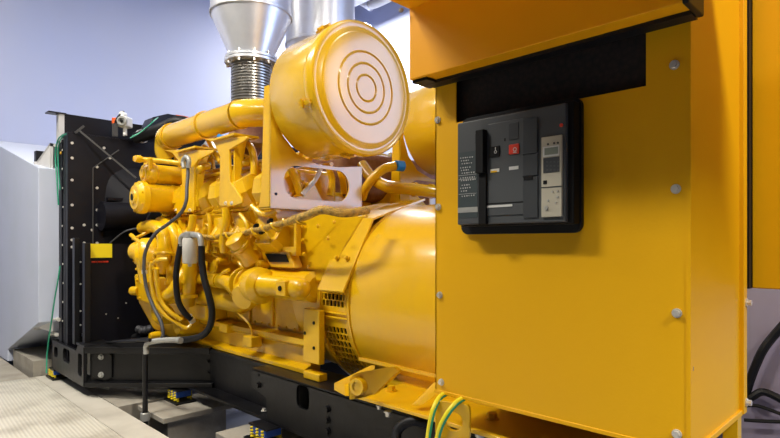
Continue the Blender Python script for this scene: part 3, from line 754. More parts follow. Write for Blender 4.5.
# looping pipes on the front end
for pts_, r_, nm in (
    ([(143,228,1.40),(152,226,1.38),(161,230,1.36),(164,240,1.36),(164,256,1.36),(163,270,1.38)], .040, 'coolant_elbow'),
    ([(160,222,1.46),(170,227,1.42),(176,240,1.42),(177,262,1.44),(176,280,1.46)], .034, 'coolant_elbow'),
    ([(160,300,1.36),(172,292,1.36),(180,280,1.40),(188,268,1.46)], .036, 'coolant_elbow'),
    ([(189,262,1.44),(190,275,1.44),(189,290,1.44),(188,304,1.45)], .040, 'standpipe'),
    ([(169,296,1.40),(171,286,1.40),(171,270,1.40),(171,262,1.42)], .028, 'standpipe'),
    ([(154,258,1.30),(155,254,1.30),(162,253,1.32),(170,253,1.36),(178,256,1.42)], .010, 'small_line'),
    ([(152,262,1.29),(151,270,1.29),(152,285,1.30),(156,302,1.32),(164,314,1.34),(176,322,1.38),(186,328,1.42),(192,325,1.45)], .0125, 'oil_line'),
    ([(157,268,1.29),(157,280,1.30),(161,300,1.32),(170,312,1.35),(182,320,1.4)], .0125, 'oil_line'),
    ([(154,270,1.29),(154,264,1.29),(158,260,1.29),(168,259,1.33)], .0125, 'oil_line'),
    ([(174,225,1.46),(180,232,1.44),(183,240,1.44)], .016, 'small_line'),
    ([(168,222,1.5),(176,230,1.46),(178,236,1.45)], .012, 'small_line'),
    ([(133,239,1.33),(140,236,1.34),(148,232,1.38),(158,228,1.42)], .010, 'small_line'),
    ([(131,235,1.33),(137,240,1.33),(143,244,1.33)], .013, 'small_line'),
    ([(186,248,1.45),(181,250,1.45),(180,256,1.46),(184,262,1.46),(192,260,1.46)], .009, 'small_line'),
    ([(193,215,1.47),(192,225,1.47),(190,236,1.47),(188,244,1.48)], .022, 'riser_pipe'),
    ([(226,208,1.47),(226,222,1.47),(224,234,1.47),(223,244,1.47),(224,252,1.48)], .022, 'riser_pipe'),
    ([(209,214,1.5),(210,226,1.5),(209,240,1.5),(207,252,1.5)], .012, 'small_line'),
    ([(240,214,1.5),(246,222,1.5),(248,230,1.5),(247,240,1.5),(243,246,1.5)], .012, 'small_line'),
    ([(252,206,1.5),(262,214,1.5),(270,214,1.5),(278,210,1.5)], .014, 'small_line'),
    ([(214,262,1.5),(216,270,1.49),(211,274,1.49),(206,271,1.49),(206,262,1.5)], .012, 'small_line'),
    ):
    MB().tube([at(a,b,Y=c) for a,b,c in pts_], r_, 14 if r_ > .02 else 9).build(nm, YENG, en)
# flange rings on the bends
for px,py,Yv,dirv,r_ in ((164,250,1.36,Z_,.05),(176.5,262,1.44,Z_,.044),(189,281,1.44,Z_,.05),(171,283,1.40,Z_,.036),(189,296,1.44,Z_,.05)):
    MB().lathe(at(px,py,Y=Yv), dirv, [(-.010,r_*.6),(-.010,r_),(.010,r_),(.010,r_*.6)], 20).build('pipe_flange', YENG, en)
# horizontal coolant pipes with flanges and oil cooler
Yp = 1.50
def hp(px, py): return at(px,py,Y=Yp)
zp = hp(215,281).z
z2 = at(215,280,Y=Yp).z
pA, pB = gx(187,Yp), gx(240,Yp)
MB().tube([(pA,Yp,z2),(pB,Yp,z2)], .034, 20, smooth=False).build('coolant_pipe', YENG, en)
MB().lathe((gx(217,Yp),Yp,z2), X_, [(-.03,.03),(-.03,.042),(.03,.042),(.03,.03)], 20, False).build('pipe_coupling', YENG, en)
m_ = MB(); xo = gx(223,Yp)
m_.tube([V((xo,Yp-.01,z2)),V((xo+.06,Yp-.02,z2+.004)),V((xo+.13,Yp-.02,z2-.01)),V((xo+.17,Yp-.01,z2-.04))], .042, 18); m_.build('coolant_elbow', YENG, en)
m_ = MB(); m_.tube([at(219,277,Y=1.46),at(224,272,Y=1.46),at(229,270,Y=1.46)], .010, 8); m_.build('small_line', YENG, en)
# thermostat / flange pair
for px in (241.5, 247):
    x = gx(px,Yp); MB().lathe((x,Yp+.02,-.215), V((1,-.25,.05)), [(-.010,.03),(-.010,.088),(.010,.088),(.010,.03)], 28).build('pipe_flange', YENG, en, .003)
m_ = MB(); x = gx(256,Yp)
m_.lathe((x-.06,Yp+.01,-.215), V((1,-.1,0)), [(0,.06),(.02,.085),(.07,.095),(.12,.09),(.15,.06)], 26)
m_.lathe((x-.03,Yp-.03,-.26), V((.3,-.9,-.3)), [(-.05,.07),(.02,.075),(.05,.06),(.055,.0)], 22)
tho = m_.build('thermostat_housing', YENG, en)
bolts([(gx(247,Yp)+.01,Yp+.02+.075*math.cos(a),-.215+.075*math.sin(a)) for a in [k*2*math.pi/7 for k in range(7)]], X_, .009, tho)
m_ = MB(); x0 = gx(264,Yp); x1 = gx(300,Yp); zc2 = at(285,287,Y=Yp).z
m_.lathe((x0,Yp,zc2), X_, [(0,.02),(0,.050),(.015,.058),(.03,.050),(x1-x0,.050),(x1-x0+.025,.044),(x1-x0+.045,.025),(x1-x0+.05,0)], 28)
m_.build('cooler_pipe', YENG, en)
m_ = MB(); x = gx(287,Yp); m_.prism([(x,Yp-.062,zc2-.035),(x,Yp-.062,zc2+.035),(x,Yp,zc2+.045),(x,Yp,zc2-.045)], (.075,0,0)); m_.build('pipe_boss', YENG, en, .004)
MB().cyl((x+.037,Yp-.063,zc2+.0),(x+.037,Yp-.068,zc2),.012,n=12).build('boss_plug', BLKM, en)
MB().lathe((gx(302,1.6),1.60,zc2), X_, [(-.35,.05),(-.35,.075),(.10,.075),(.12,.05)], 24).build('cooler_body', YENG, en)
# large lower oil cooler body
m_ = MB(); m_.lathe((gx(192,1.57),1.57,at(192,292,Y=1.57).z), V((1,0,-.01)), [(0,0),(.0,.05),(.02,.072),(.62,.072),(.66,.05),(.66,0)], 28); m_.build('oil_cooler', YENG, en)
m_ = MB(); m_.box(gx(188,1.52),gx(206,1.52),1.52,1.66,-.46,-.36); m_.build('cooler_bracket', YENG, en, .015)
# slanted oil filler canister
fc = MB(); p = at(254,262,Y=1.54); dv = (at(237,242,Y=1.44)-p).normalized()
fc.lathe(p, dv, [(0,.05),(.02,.06),(.06,.05),(.10,.048),(.11,.058),(.125,.058),(.13,.052),(.17,.052),(.175,.045),(.175,0)], 26)
fc.build('filler_canister', YENG, en)
# bits on the block side for density
for k in range(26):
    px = random.uniform(186, 268); py = random.uniform(228, 266); Yv = random.uniform(1.52,1.57)
    c = at(px,py,Y=Yv); m_ = MB(); k_ = k%3
    if k_ == 0: m_.lathe(c, NY, [(-.06,.022),(0,.022),(.004,.016),(.012,.016),(.012,0)], 10)
    elif k_ == 1: m_.obox(c,(X_,Y_,Z_),(random.uniform(.03,.06),.10,random.uniform(.02,.05)))
    else: m_.tube([c, c+V((.03,-.02,.02)), c+V((.07,-.01,-.01)), c+V((.10,.04,-.02))], .009, 7)
    m_.build('block_fitting', YENG, en, .002)
for k in range(14):
    px = random.uniform(170, 262); py = random.uniform(160, 180); 
    c = at(px,py,Y=1.62); m_ = MB(); m_.tube([c, c+V((.05,-.02,.03)), c+V((.09,0,.05)), c+V((.12,.08,.03))], .010, 7); m_.build('hose_stub', YENG, en)
# wiring harness
P = [(176,232,1.5),(188,236,1.48),(200,237,1.47),(214,236,1.47),(226,235,1.46),(240,233,1.46),(252,231,1.46),(262,228,1.46),(272,226,1.45),(284,222,1.45),(296,220,1.44),(308,214,1.44),(322,211,1.45),(345,212,1.5),(368,211,1.6)]
MB().tube([at(a,b+(1.2 if i%2 else -1.0),Y=c) for i,(a,b,c) in enumerate(P)], lambda s_: .011+.008*max(0,min(1,(s_-.55)*6)), 10).build('wiring_harness', HARN, en)
MB().tube([at(a,b+(3 if i%2 else 1.5),Y=c+.01) for i,(a,b,c) in enumerate(P[:9])], .008, 8).build('wiring_harness', HARN, en)
for k in range(9):
    i = 2+k; a,b,c = P[min(i,13)]; p = at(a,b,Y=c)
    m_ = MB(); m_.tube([p, p+V((.01,-.012,.012)), p+V((.03,-.008,-.012)), p+V((.05,.02,-.02))], .006, 7); m_.build('harness_branch', YENG, en)
for px,py in ((256,226),(270,221),(262,232)): MB().obox(at(px,py,Y=1.47),(V((1,0,.4)),Y_,Z_),(.028,.022,.016)).build('harness_plug', BLKM, en, .003)
# rocker breather cover near the air cleaner (dark-ish yellow block behind the slot)
m_ = MB(); m_.box(-2.95,-2.42,1.72,2.0,.18,.40); m_.build('breather_box', YENG, en, .03)
MB().tube([at(302,195,X=-2.30),at(315,180,X=-2.3),at(322,166,X=-2.3)], .012, 8).build('white_tube', CANV, en)
for pts_ in ([(290,168),(296,182),(300,196)],[(328,166),(332,180),(330,196)],[(340,170),(343,182),(344,194)]):
    MB().tube([at(a,b,X=-2.32) for a,b in pts_], .018, 8).build('coolant_pipe', YENG, en)

# ------------------------------------------------------------------ canister filter with hoses (own thing, bolted in front)
ff = thing('fuel_filter', 'pale grey canister filter with two looping black hoses on the engine side', 'filter', at(190,265,Y=1.36))
Yf = 1.36; c = at(190,262,Y=Yf); ct = at(190,240,Y=Yf)
MB().lathe(c, Z_, [(-.025,0),(-.025,.010),(-.01,.012),(-.008,.034),(.0,.040),(ct.z-c.z,.040),(ct.z-c.z+.012,.036)], 26).build('canister', CAN, ff)
m_ = MB(); m_.lathe(ct+V((0,0,.012)), Z_, [(0,.030),(.005,.038),(.028,.038),(.034,.02),(.034,0)], 22)
m_.tube([at(181,246,Y=Yf),at(181.5,238,Y=Yf),at(185,235,Y=Yf),at(190,235,Y=Yf),at(196,235,Y=Yf),at(200,237,Y=Yf),at(201.5,247,Y=Yf)], .016, 12)
m_.build('filter_head', FITG, ff)
m_ = MB().tube([at(181,244,Y=Yf),at(177.5,262,Y=1.35),at(176,280,Y=1.34),at(178,300,Y=1.35),at(184,312,Y=1.38),at(191,319,Y=1.42)], .0165, 12); m_.build('hose', RUB, ff)
m_ = MB().tube([at(201.5,246,Y=Yf),at(202,262,Y=1.36),at(204,278,Y=1.36),at(209,296,Y=1.37),at(212,312,Y=1.38),at(210,326,Y=1.38),at(203,335,Y=1.37),at(190,339,Y=1.34),at(176,340,Y=1.31)], .0175, 12); m_.build('hose', RUB, ff)
MB().cyl(at(189,316,Y=1.41), at(193,321.5,Y=1.44), .019, n=6).build('hose_fitting', STL, ff)
# drain hose from the top
gh = thing('drain_hose', 'thin grey-black hose curving down the front of the engine', 'hose', at(163,335,Y=1.3))
MB().tube([at(187,160,Y=1.42),at(188,172,Y=1.42),at(187,186,Y=1.40),at(186,202,Y=1.38),at(180,214,Y=1.36),at(168,224,Y=1.32),at(155,234,Y=1.27),at(146,250,Y=1.24),at(144,268,Y=1.23),at(147,290,Y=1.24),at(154,308,Y=1.25),at(161,322,Y=1.26),at(163,334,Y=1.26),at(161,340,Y=1.26)], .0098, 12).build('hose_body', GRYC, gh)
MB().tube([at(184,168,Y=1.42),at(183,161,Y=1.42),at(186,157,Y=1.42),at(189,160,Y=1.42),at(188.5,168,Y=1.42)], .013, 10).build('hose_elbow', FITG, gh)
MB().cyl(at(144.5,272,Y=1.235)+V((0,0,-.01)), at(144.5,272,Y=1.235)+V((0,0,.01)), .016, n=12).build('hose_clip', STL, gh)
# elbow pipe that drops to the floor
dpz = thing('drop_pipe', 'grey elbow fitting on a black pipe dropping to the floor', 'pipe', V((gx(144,1.22),1.22,FL)))
MB().tube([at(180,340,Y=1.30),at(170,340,Y=1.28),at(160,340.5,Y=1.25),at(151,342,Y=1.22),at(146.5,345,Y=1.22),at(146.3,354,Y=1.22)], .0155, 14).build('elbow', FITG, dpz)
pp = V((gx(145.2,1.22),1.22,0))
MB().cyl(V((pp.x,pp.y,at(145,352,Y=1.22).z)), V((pp.x,pp.y,PF)), .0145, n=14).build('pipe', BLK, dpz)
MB().lathe(V((pp.x,pp.y,FL-.03)), Z_, [(0,.02),(0,.026),(.04,.026),(.045,.02)], 14, False).build('pipe_collar', FITG, dpz)
MB().tube([at(181,340.5,Y=1.30), at(178.5,340.3,Y=1.296)], .017, 12, smooth=False).build('union', FITG, dpz)
# black cable along the frame to the left
tag(MB().tube([at(86,345,Y=1.18),at(104,343,Y=1.22),at(128,341,Y=1.2),at(150,340,Y=1.2)], .010, 8).build('frame_cable', RUB), 'thin black cable along the top of the radiator frame', 'cable')

# ================================================================== AIR CLEANERS
def air_cleaner(yc, lab, lab2):
    Xl, Xk, R = -1.885, -2.245, .300; zc_ = .715
    t = thing('air_cleaner', lab, 'air cleaner', (Xk, yc, .40), 'air cleaner drums on the engine')
    b = MB(); b.lathe((Xk,yc,zc_), X_, [(0,.0),(0,R-.03),(.006,R-.012),(.02,R-.002),(.30,R-.002),(.30,R-.012),(.34,R-.012)], 72); db = b.build('drum', YAIR, t)
    l = MB(); x = Xl-.03
    l.lathe((x,yc,zc_), X_, [(-.03,R-.01),(-.03,R+.006),(-.022,R+.010),(.018,R+.010),(.026,R+.004),(.028,R-.004),(.022,R-.016),(.022,R-.024),
        (.034,R-.040),(.036,R-.052),(.036,.172),(.040,.169),(.043,.166),(.040,.163),(.037,.160),(.037,.119),(.040,.116),(.043,.113),(.040,.110),(.037,.107),(.037,.066),(.040,.063),(.043,.060),(.040,.057),(.037,.054),(.037,0)], 96)
    l.build('lid', YAIR, t)
    for a in (math.radians(200), math.radians(128), math.radians(262), math.radians(20), math.radians(330)):
        r_ = V((0,math.cos(a),math.sin(a))); tt = V((0,-math.sin(a),math.cos(a))); c0 = V((Xl-.085,yc,zc_))+r_*(R+.006)
        k = MB(); k.obox(c0, (X_,tt,r_), (.06,.022,.010)); k.obox(c0+V((.045,0,0))+r_*.008, (X_,tt,r_), (.035,.014,.012)); k.cyl(c0-tt*.02+r_*.01, c0+tt*.02+r_*.01, .006, n=8)
        k.build('latch', YENG, db)
    return t
air_cleaner(1.725, 'large round yellow air cleaner drum with ringed lid facing the camera, nearer one', '')
air_cleaner(2.63, 'yellow air cleaner drum half hidden behind the control cabinet, farther one', '')
# supports
def support(ya, yb, lab):
    X0 = -2.262; t = thing('air_cleaner_support', lab, 'bracket', (X0, (ya+yb)/2, .166), 'slotted plates under the air cleaners')
    zb, zt1 = .166, .735
    c_ = (ya+yb)/2
    out = [(ya,zb),(yb,zb),(yb,.44),(yb-.06,.40)]+[(c_-.0+.27*math.cos(a)+0, .672+.27*math.sin(a)) for a in [math.radians(-60-k*12) for k in range(8)]]+[(ya+.02,zt1-.05),(ya,zt1)]
    out = [(ya,zb),(yb,zb),(yb,.42),(ya+.42,.40),(ya+.28,.40),(ya+.15,.44),(ya+.07,.52),(ya+.03,.62),(ya+.02,zt1),(ya,zt1)]
    MB().plate((X0,0,0), Y_, Z_, out, [rrect(ya+.075,ya+.49,.218,.382,.080,8)], (.008,0,0)).build('slotted_plate', YAIR, t)
    MB().prism([(X0-.10,ya,zb),(X0+.008,ya,zb),(X0+.008,ya,zt1),(X0-.012,ya,zt1+.02),(X0-.05,ya,zt1+.02),(X0-.075,ya,zb+.1)], (0,.008,0)).build('side_flange', YEL, t, .003)
    MB().box(X0-.10,X0+.008,ya,yb,zb,zb+.008).build('bottom_flange', YAIR, t)
    for yy,zz in ((ya+.03,.235),): MB().cyl((X0+.008,yy,zz),(X0+.010,yy,zz),.007,n=10).build('bolt_hole', BLKM, t)
    for xx in (X0-.012,): bolt((xx,ya+.05,zb-.012), NY, .006, t, YENG)
support(1.452, 2.035, 'yellow plate with an oval slot below the nearer air cleaner drum')
support(2.34, 2.92, 'yellow support plate partly hidden behind the control cabinet')
# pipes crossing behind, between the supports
cp = thing('crossover_pipe', 'pale yellow bent pipe between the air cleaner supports', 'pipe', at(420,190,X=-2.1))
MB().tube([at(362,165,X=-2.42),at(372,178,X=-2.32),at(386,186,X=-2.2),(at(400,188,X=-2.1)),(at(420,190,X=-2.02)),(at(434,192,X=-1.98)),at(446,193,X=-1.95)], .034, 18).build('pipe_body', YAIR, cp)
for px in (414.5, 431):
    p = at(px,189.5+(px-414)*.1,X=-2.05+(px-414)*.003); dv = V((.25,1,-.02)); MB().lathe(p, dv, [(-.008,.03),(-.008,.041),(.008,.041),(.008,.03)], 20, False).build('pipe_clamp', YEL, cp)
cp2 = thing('breather_pipe', 'yellow curved pipe with a blue end clamp beside the oval slot plate', 'pipe', at(380,180,X=-2.2))
MB().tube([at(362,198,X=-2.35),at(366,188,X=-2.3),at(374,177,X=-2.26),at(384,169,X=-2.22),at(396,166,X=-2.18)], .026, 16).build('pipe_body', YEL, cp2)
o = MB().lathe(at(400,166,X=-2.17), V((.2,1,0)), [(-.03,.024),(-.03,.030),(.02,.030),(.02,.0)], 16).build('end_clamp', BLUT, cp2); o['label'] = 'blue clamp'
cp3 = thing('metal_bracket', 'small bluish zinc bracket hanging between the two air cleaner drums', 'bracket', at(383,156,X=-2.5))
MB().obox(at(384,155.5,X=-2.5), (V((.1,1,-.1)),Z_,X_), (.13,.022,.006)).build('strap', STL, cp3)
for px in (378, 390): MB().lathe(at(px,155.5,X=-2.49), X_, [(0,.008),(0,.020),(.006,.020),(.006,.008)], 16, False).build('eyelet', STL, cp3)
wl = tag(MB().box(-2.1,-2.092,2.42,2.62,.20,.33).build('white_sign', SIGN), 'blank white plate behind the bent pipe by the cabinet edge', 'sign')

# ================================================================== EXHAUST STACKS
def stack(xc, yc, lab):
    t = thing('exhaust_stack', lab, 'exhaust duct', (xc,yc,.86), 'galvanised exhaust stacks')
    R = .25
    m_ = MB(); m_.lathe((xc,yc,0), Z_, [(1.16,.135),(1.175,.135),(1.43,R),(1.44,R)], 56, False); m_.build('cone', GALV, t)
    m_ = MB(); m_.lathe((xc,yc,0), Z_, [(1.43,R+.001),(1.425,R+.006),(1.44,R+.006),(1.445,R),(4.19,R)], 56, False); m_.build('pipe', GALV, t)
    m_ = MB(); pr = [(.86,.115)]
    for k in range(15):
        z = .865+k*.018; pr += [(z,.112),(z+.004,.126),(z+.012,.126),(z+.016,.112)]
    m_.lathe((xc,yc,0), Z_, pr, 40, False); m_.build('bellows', BELL, t)
    m_ = MB(); m_.lathe((xc,yc,0), Z_, [(1.13,.10),(1.13,.165),(1.145,.165),(1.145,.10)], 40, False); m_.lathe((xc,yc,0), Z_, [(1.150,.10),(1.150,.165),(1.165,.165),(1.165,.10)], 40, False); m_.build('flange', GALV, t)
    for k in range(10):
        a = k*math.pi/5+.2; MB().cyl((xc+.15*math.cos(a),yc+.15*math.sin(a),1.11),(xc+.15*math.cos(a),yc+.15*math.sin(a),1.185),.009,n=8).build('flange_bolt', STL, t)
stack(-3.09, 1.85, 'galvanised exhaust stack with steel bellows, nearer one at the left')
stack(-3.22, 2.50, 'galvanised exhaust stack standing behind the nearer one')
# exhaust outlet box below the bellows
tag(MB().lathe((-3.09,1.85,.62), Z_, [(0,.05),(.0,.10),(.21,.105),(.22,.13),(.24,.13)], 28).build('exhaust_outlet', RUST), 'rusty exhaust outlet under the bellows', 'exhaust pipe')
tag(MB().lathe((-3.22,2.5,.52), Z_, [(0,.05),(.0,.10),(.31,.105),(.32,.13),(.34,.13)], 28).build('exhaust_outlet', RUST), 'exhaust outlet pipe of the farther stack', 'exhaust pipe')

# wall pipe with clamp at the top
t = thing('wall_pipe', 'pale grey pipe clamped to the bright wall at the top', 'pipe', at(372,5,Y=5.0))
Yw = 4.95
MB().tube([at(352,-14,Y=Yw),at(358,-3,Y=Yw),at(364,3,Y=Yw),at(372,5,Y=Yw),at(392,-4,Y=Yw),at(420,-20,Y=Yw)], .055, 14).build('pipe_body', SIGN, t)
p = at(369,4.5,Y=Yw); MB().lathe(p, V((1,0,.25)), [(-.02,.05),(-.02,.085),(.02,.085),(.02,.05)], 20, False).build('pipe_clamp', GALV, t)

# ================================================================== CABINET
CX0, CX1, CY, CYB, CZ = -1.187, -.416, 1.40, 1.885, -.484
ca = thing('control_cabinet', 'tall yellow sheet metal control cabinet with black breaker, filling the right side', 'cabinet', (-.8,1.6,CZ))
o = MB(); wz0 = .385; wx0, wx1 = gx(456,CY), gx(646,CY)
o.plate((0,CY,0), X_, Z_, [(CX0,CZ),(CX1,CZ),(CX1,1.9),(CX0,1.9)], [[(wx0,wz0),(wx1,wz0),(wx1,.60),(wx0,.60)]], (0,.004,0))  # height above view extended so the cabinet shades the air cleaner lid
o.build('front_panel', YCAB, ca)
MB().box(CX0-.003,CX1+.0,CY-.002,CY+.03,CZ-.012,CZ).build('bottom_lip', YCAB, ca, .002)
sd = MB(); sd.box(CX1-.004,CX1,CY,CYB,CZ,1.9); sd.build('side_panel', YCAB, ca)
MB().box(CX1-.005,CX1+.004,CY-.002,CY+.014,CZ-.013,1.9).build('corner_trim', YCAB, ca)
MB().box(CX1-.012,CX1+.012,CYB-.035,CYB,CZ-.012,1.9).build('rear_trim', YCAB, ca, .002)
MB().box(CX1-.02,CX1+.008,CY,CYB-.03,CZ-.016,CZ).build('bottom_edge', YCAB, ca, .002)
MB().box(CX0,CX0+.004,CY,CYB,CZ,1.9).build('side_panel', YCAB, ca)
MB().box(CX0,CX1,CYB-.004,CYB,CZ,1.9).build('rear_panel', YCAB, ca)
MB().box(wx0-.02,wx1+.02,CY+.025,CY+.03,wz0-.02,.62).build('filter_cloth', CLOTH, ca)
MB().box(CX1-.04,CX1+.0,CYB-.05,CYB-.01,-1.0,CZ-.012).build('cabinet_leg', YEL, ca, .002)
for px, py in ((674.5,65),(676,189),(677,313),(677,434),(438,120),(438.5,207),(440,295),(441.5,382)):
    bolt(at(px,py,Y=CY), NY, .0085, ca, STL, .010)
for py in (302, 401): bolt((CX1+.012, CYB-.012, at(745,py,Y=CYB).z), X_, .009, ca, STL, .014)
MB().box(CX1+.001,CX1+.004,CY+.02,CY+.021,-.3,-.29).build('panel_rivet', STL, ca)

# hood over the cabinet
hd = thing('hood', 'orange overhanging sheet hood along the top of the control cabinet', 'hood', (-.8,1.5,.524))
hx1 = gx(686,1.30); hx0 = -1.212
o = MB(); o.box(hx0,hx1,1.30,CY-.003,.524,.752); o.build('hood_front', ORA, hd, .003)
o = MB(); o.box(hx0,.3,.95,CY-.003,.752,1.0); o.build('hood_top', ORA, hd, .003)
MB().box(CX0-.005,hx1-.005,1.355,1.399,.514,.524).build('seal_strip', RUB, hd)
MB().box(hx0+.004,CX0+.04,1.31,1.395,.515,.524).build('seal_strip', RUB, hd)
MB().box(hx1-.004,hx1+.010,1.285,1.395,.515,.56).build('end_cap', RUB, hd, .004)
c = at(401,9,Z=.752); MB().lathe(c, NZ, [(0,.008),(.006,.008),(.010,.004),(.010,0)], 12).build('rivet', FITG, hd)

# neighbouring panel to the right
nb = thing('neighbour_panel', 'amber sheet panel at the right edge beyond the cabinet side', 'panel', (0,1.95,-.135))
MB().box(CX1+.014,.7,1.93,2.2,-.135,1.9).build('panel_body', YCAB, nb, .004)
MB().box(CX1+.004,CX1+.014,1.90,2.2,-.135,1.9).build('panel_seal', RUB, nb)
# lilac sheet below it with cables hanging
tag(MB().box(-1.9,1.2,3.60,3.615,-1.3,-.06).build('plastic_sheet', LILA), 'smooth lilac-grey sheet below the amber panel at the right edge', 'sheet')
hgc = 'dark cables crossing the lilac sheet'
for k,(pts_,r_,lb) in enumerate((
    ([(744,400,3.52),(752,375,3.52),(762,352,3.52),(772,338,3.53),(786,322,3.53)], .022, 'dark cable rising steeply across the lilac sheet, topmost'),
    ([(744,402,3.52),(752,397,3.52),(764,392,3.53),(786,402,3.53)], .020, 'dark cable arching over the lilac sheet, second from the top'),
    ([(744,406,3.52),(758,406,3.53),(786,416,3.53)], .010, 'thin dark cable sagging on the lilac sheet, second from the bottom'),
    ([(744,420,3.52),(760,421,3.53),(786,422,3.53)], .010, 'thin dark cable lowest on the lilac sheet'))):
    tag(MB().tube([at(a,b,Y=c) for a,b,c in pts_], r_, 8).build('hanging_cable', RUB), lb, 'cable', hgc)
# base below cabinet

# ================================================================== CIRCUIT BREAKER
YB = 1.34
cbk = thing('circuit_breaker', 'dark grey circuit breaker with handle, red button and trip unit in the cabinet', 'circuit breaker', (-.87,1.39,.03))
def br_rect(a, b, c, d_, dep, name, m, bev=0, Yv=YB, parent=None, z_from=None):
    """rectangle on the breaker face: crop coordinates a..b, c..d at the left edge"""
    p0 = at(a, c, Y=Yv); p1 = at(a, d_, Y=Yv); x1 = gx(b, Yv)
    return MB().box(p0.x, x1, Yv-dep, Yv+.002, p1.z, p0.z).build(name, m, parent or cbk, bev)
def cr(cx, cy): return 440+cx*.3653, 80+cy*.3653
def fr(cx0, cx1, cy0, cy1, dep, name, m, bev=0, parent=None, Yv=YB):
    (a,c) = cr(cx0,cy0); (b,d_) = cr(cx1,cy1); return br_rect(a,b,c,cr(cx0,cy1)[1],dep,name,m,bev,Yv,parent)
bz = MB().plate((0,1.386,0), X_, Z_, rrect(-1.07,-.672,.027,.388,.025,6), [], (0,.014,0)); bz.build('bezel', RUB, cbk, .004)
bx0, bx1 = gx(457.3,YB), gx(566,YB)
MB().box(bx0,bx1,YB,1.386,.055,.366).build('case', DGR, cbk, .004)
MB().box(bx0+.012,bx1+.016,YB+.012,1.386,.050,.371).build('case_rim', BLKM, cbk, .003)
fr(50,103,200,378,.001,'label_and_glint',LBL)
lw = MB()
for r_, (cy, n_) in enumerate(((213,6),(221,4),(229,5),(240,5),(247,4),(255,6),(268,7),(275,7),(288,4),(296,5),(304,3),(318,6))):
    for k in range(n_):
        cx = 56+k*6.2+(r_%3)*2.0; a,c = cr(cx,cy-(cx-50)*.10); w = 2.2+((k*7+r_*3)%3)
        p = at(a,c,Y=YB-.0015); lw.box(p.x,p.x+w*.0010,YB-.0022,YB-.001,p.z-.0032,p.z)
lw.build('label_print', WHT, cbk)
fr(50,104,350,364,.002,'grey_strip',FITG)
ln = MB()
for cy in (262,273,313):
    a,c = cr(52,cy); p = at(a,c,Y=YB); ln.box(p.x,gx(cr(100,0)[0],YB),YB-.0018,YB-.001,p.z-.0008,p.z)
ln.build('label_rule', WHT, cbk)
# charging handle
fr(107,129,140,258,.020,'charging_handle',BLKM,.003)
fr(110,131,258,396,.010,'charging_handle',BLKM,.002)
fr(96,108,148,176,.004,'latch',DGR2,.002)
# central face
fr(131,230,122,372,.003,'centre_panel',DGR,.002)
fr(190,217,120,165,.0045,'key_cover',DGR2,.001)
fr(229,269,108,204,.005,'slot_cover',DGR2,.002)
fr(229,269,207,264,.0035,'slot_cover',DGR2,.001)
fr(229,269,268,378,.0035,'slot_cover',DGR2,.001)
fr(231,256,266,276,.005,'slot_grip',BLKM,.001)
fr(138,166,184,213,.006,'open_button',BLKM,.002)
o = fr(191,219,178,205,.006,'close_button',REDB,.002); o['label'] = 'red push button'
def ring_on(cx, cy, r, m, dep=.0075, name='button_symbol'):
    a,c = cr(cx,cy); p = at(a,c,Y=YB-dep); return MB().lathe(p, NY, [(0,r*.7),(0,r),(.0012,r),(.0012,r*.7)], 18, False).build(name, m, cbk)
ring_on(205,190,.0058,WHT); ring_on(152,197,.0045,WHT)
s_ = MB(); a,c = cr(205,198); p = at(a,c,Y=YB-.0075); s_.box(p.x-.0055,p.x+.0055,p.y-.001,p.y,p.z-.001,p.z+.001); s_.build('button_symbol', WHT, cbk)
s_ = MB(); a,c = cr(152,190); p = at(a,c,Y=YB-.0075); s_.box(p.x-.001,p.x+.001,p.y-.001,p.y,p.z-.004,p.z+.006); s_.build('button_symbol', WHT, cbk)
fr(140,164,245,254,.004,'indicator_window',WHT)
fr(141,158,250,254,.0045,'indicator_flag',YEL)
fr(191,217,238,247,.004,'indicator_window',WHT)
fr(131,200,344,350,.0045,'white_strip',WHT)
fr(131,229,338,341,.0036,'panel_groove',BLKM)
fr(178,181,160,168,.004,'panel_mark',BLKM)
# trip unit
tu = fr(280,336,158,376,.006,'trip_unit',BEI,.002); tu['label'] = 'beige trip unit with display'
fr(285,330,184,212,.0075,'display_frame',WHT,.001, parent=tu)
fr(290,327,188,207,.008,'display',LCD, parent=tu)
fr(286,330,215,256,.0075,'keypad',DGR2,.001, parent=tu)
fr(286,296,276,286,.0075,'small_key',BLKM,.0005, parent=tu)
fr(280,336,294,297,.0068,'unit_seam',DGR2, parent=tu)
for cx, cy in ((296,176),(313,173),(323,172),(308,306),(322,304),(322,320),(296,330),(318,336)):
    a,c = cr(cx,cy); p = at(a,c,Y=YB-.006); MB().cyl(p, p+NY*.002, .0028, n=12).build('dial', FITG if cy>180 else DGR2, tu)
a,c = cr(291,350); p = at(a,c,Y=YB-.006); MB().cyl(p, p+NY*.003, .006, n=16).build('dial', FITG, tu)
kp = MB()
for i in range(4):
    for j in range(3):
        a,c = cr(291+i*10, 222+j*11); p = at(a,c,Y=YB-.0078); kp.box(p.x,p.x+.006,p.y-.0006,p.y,p.z-.004,p.z)
kp.build('keypad_keys', DGR, tu)
a,c = cr(333,124); p = at(a,c,Y=YB); o = MB().cyl(p, p+NY*.003, .005, n=16).build('trip_button', REDB, cbk)

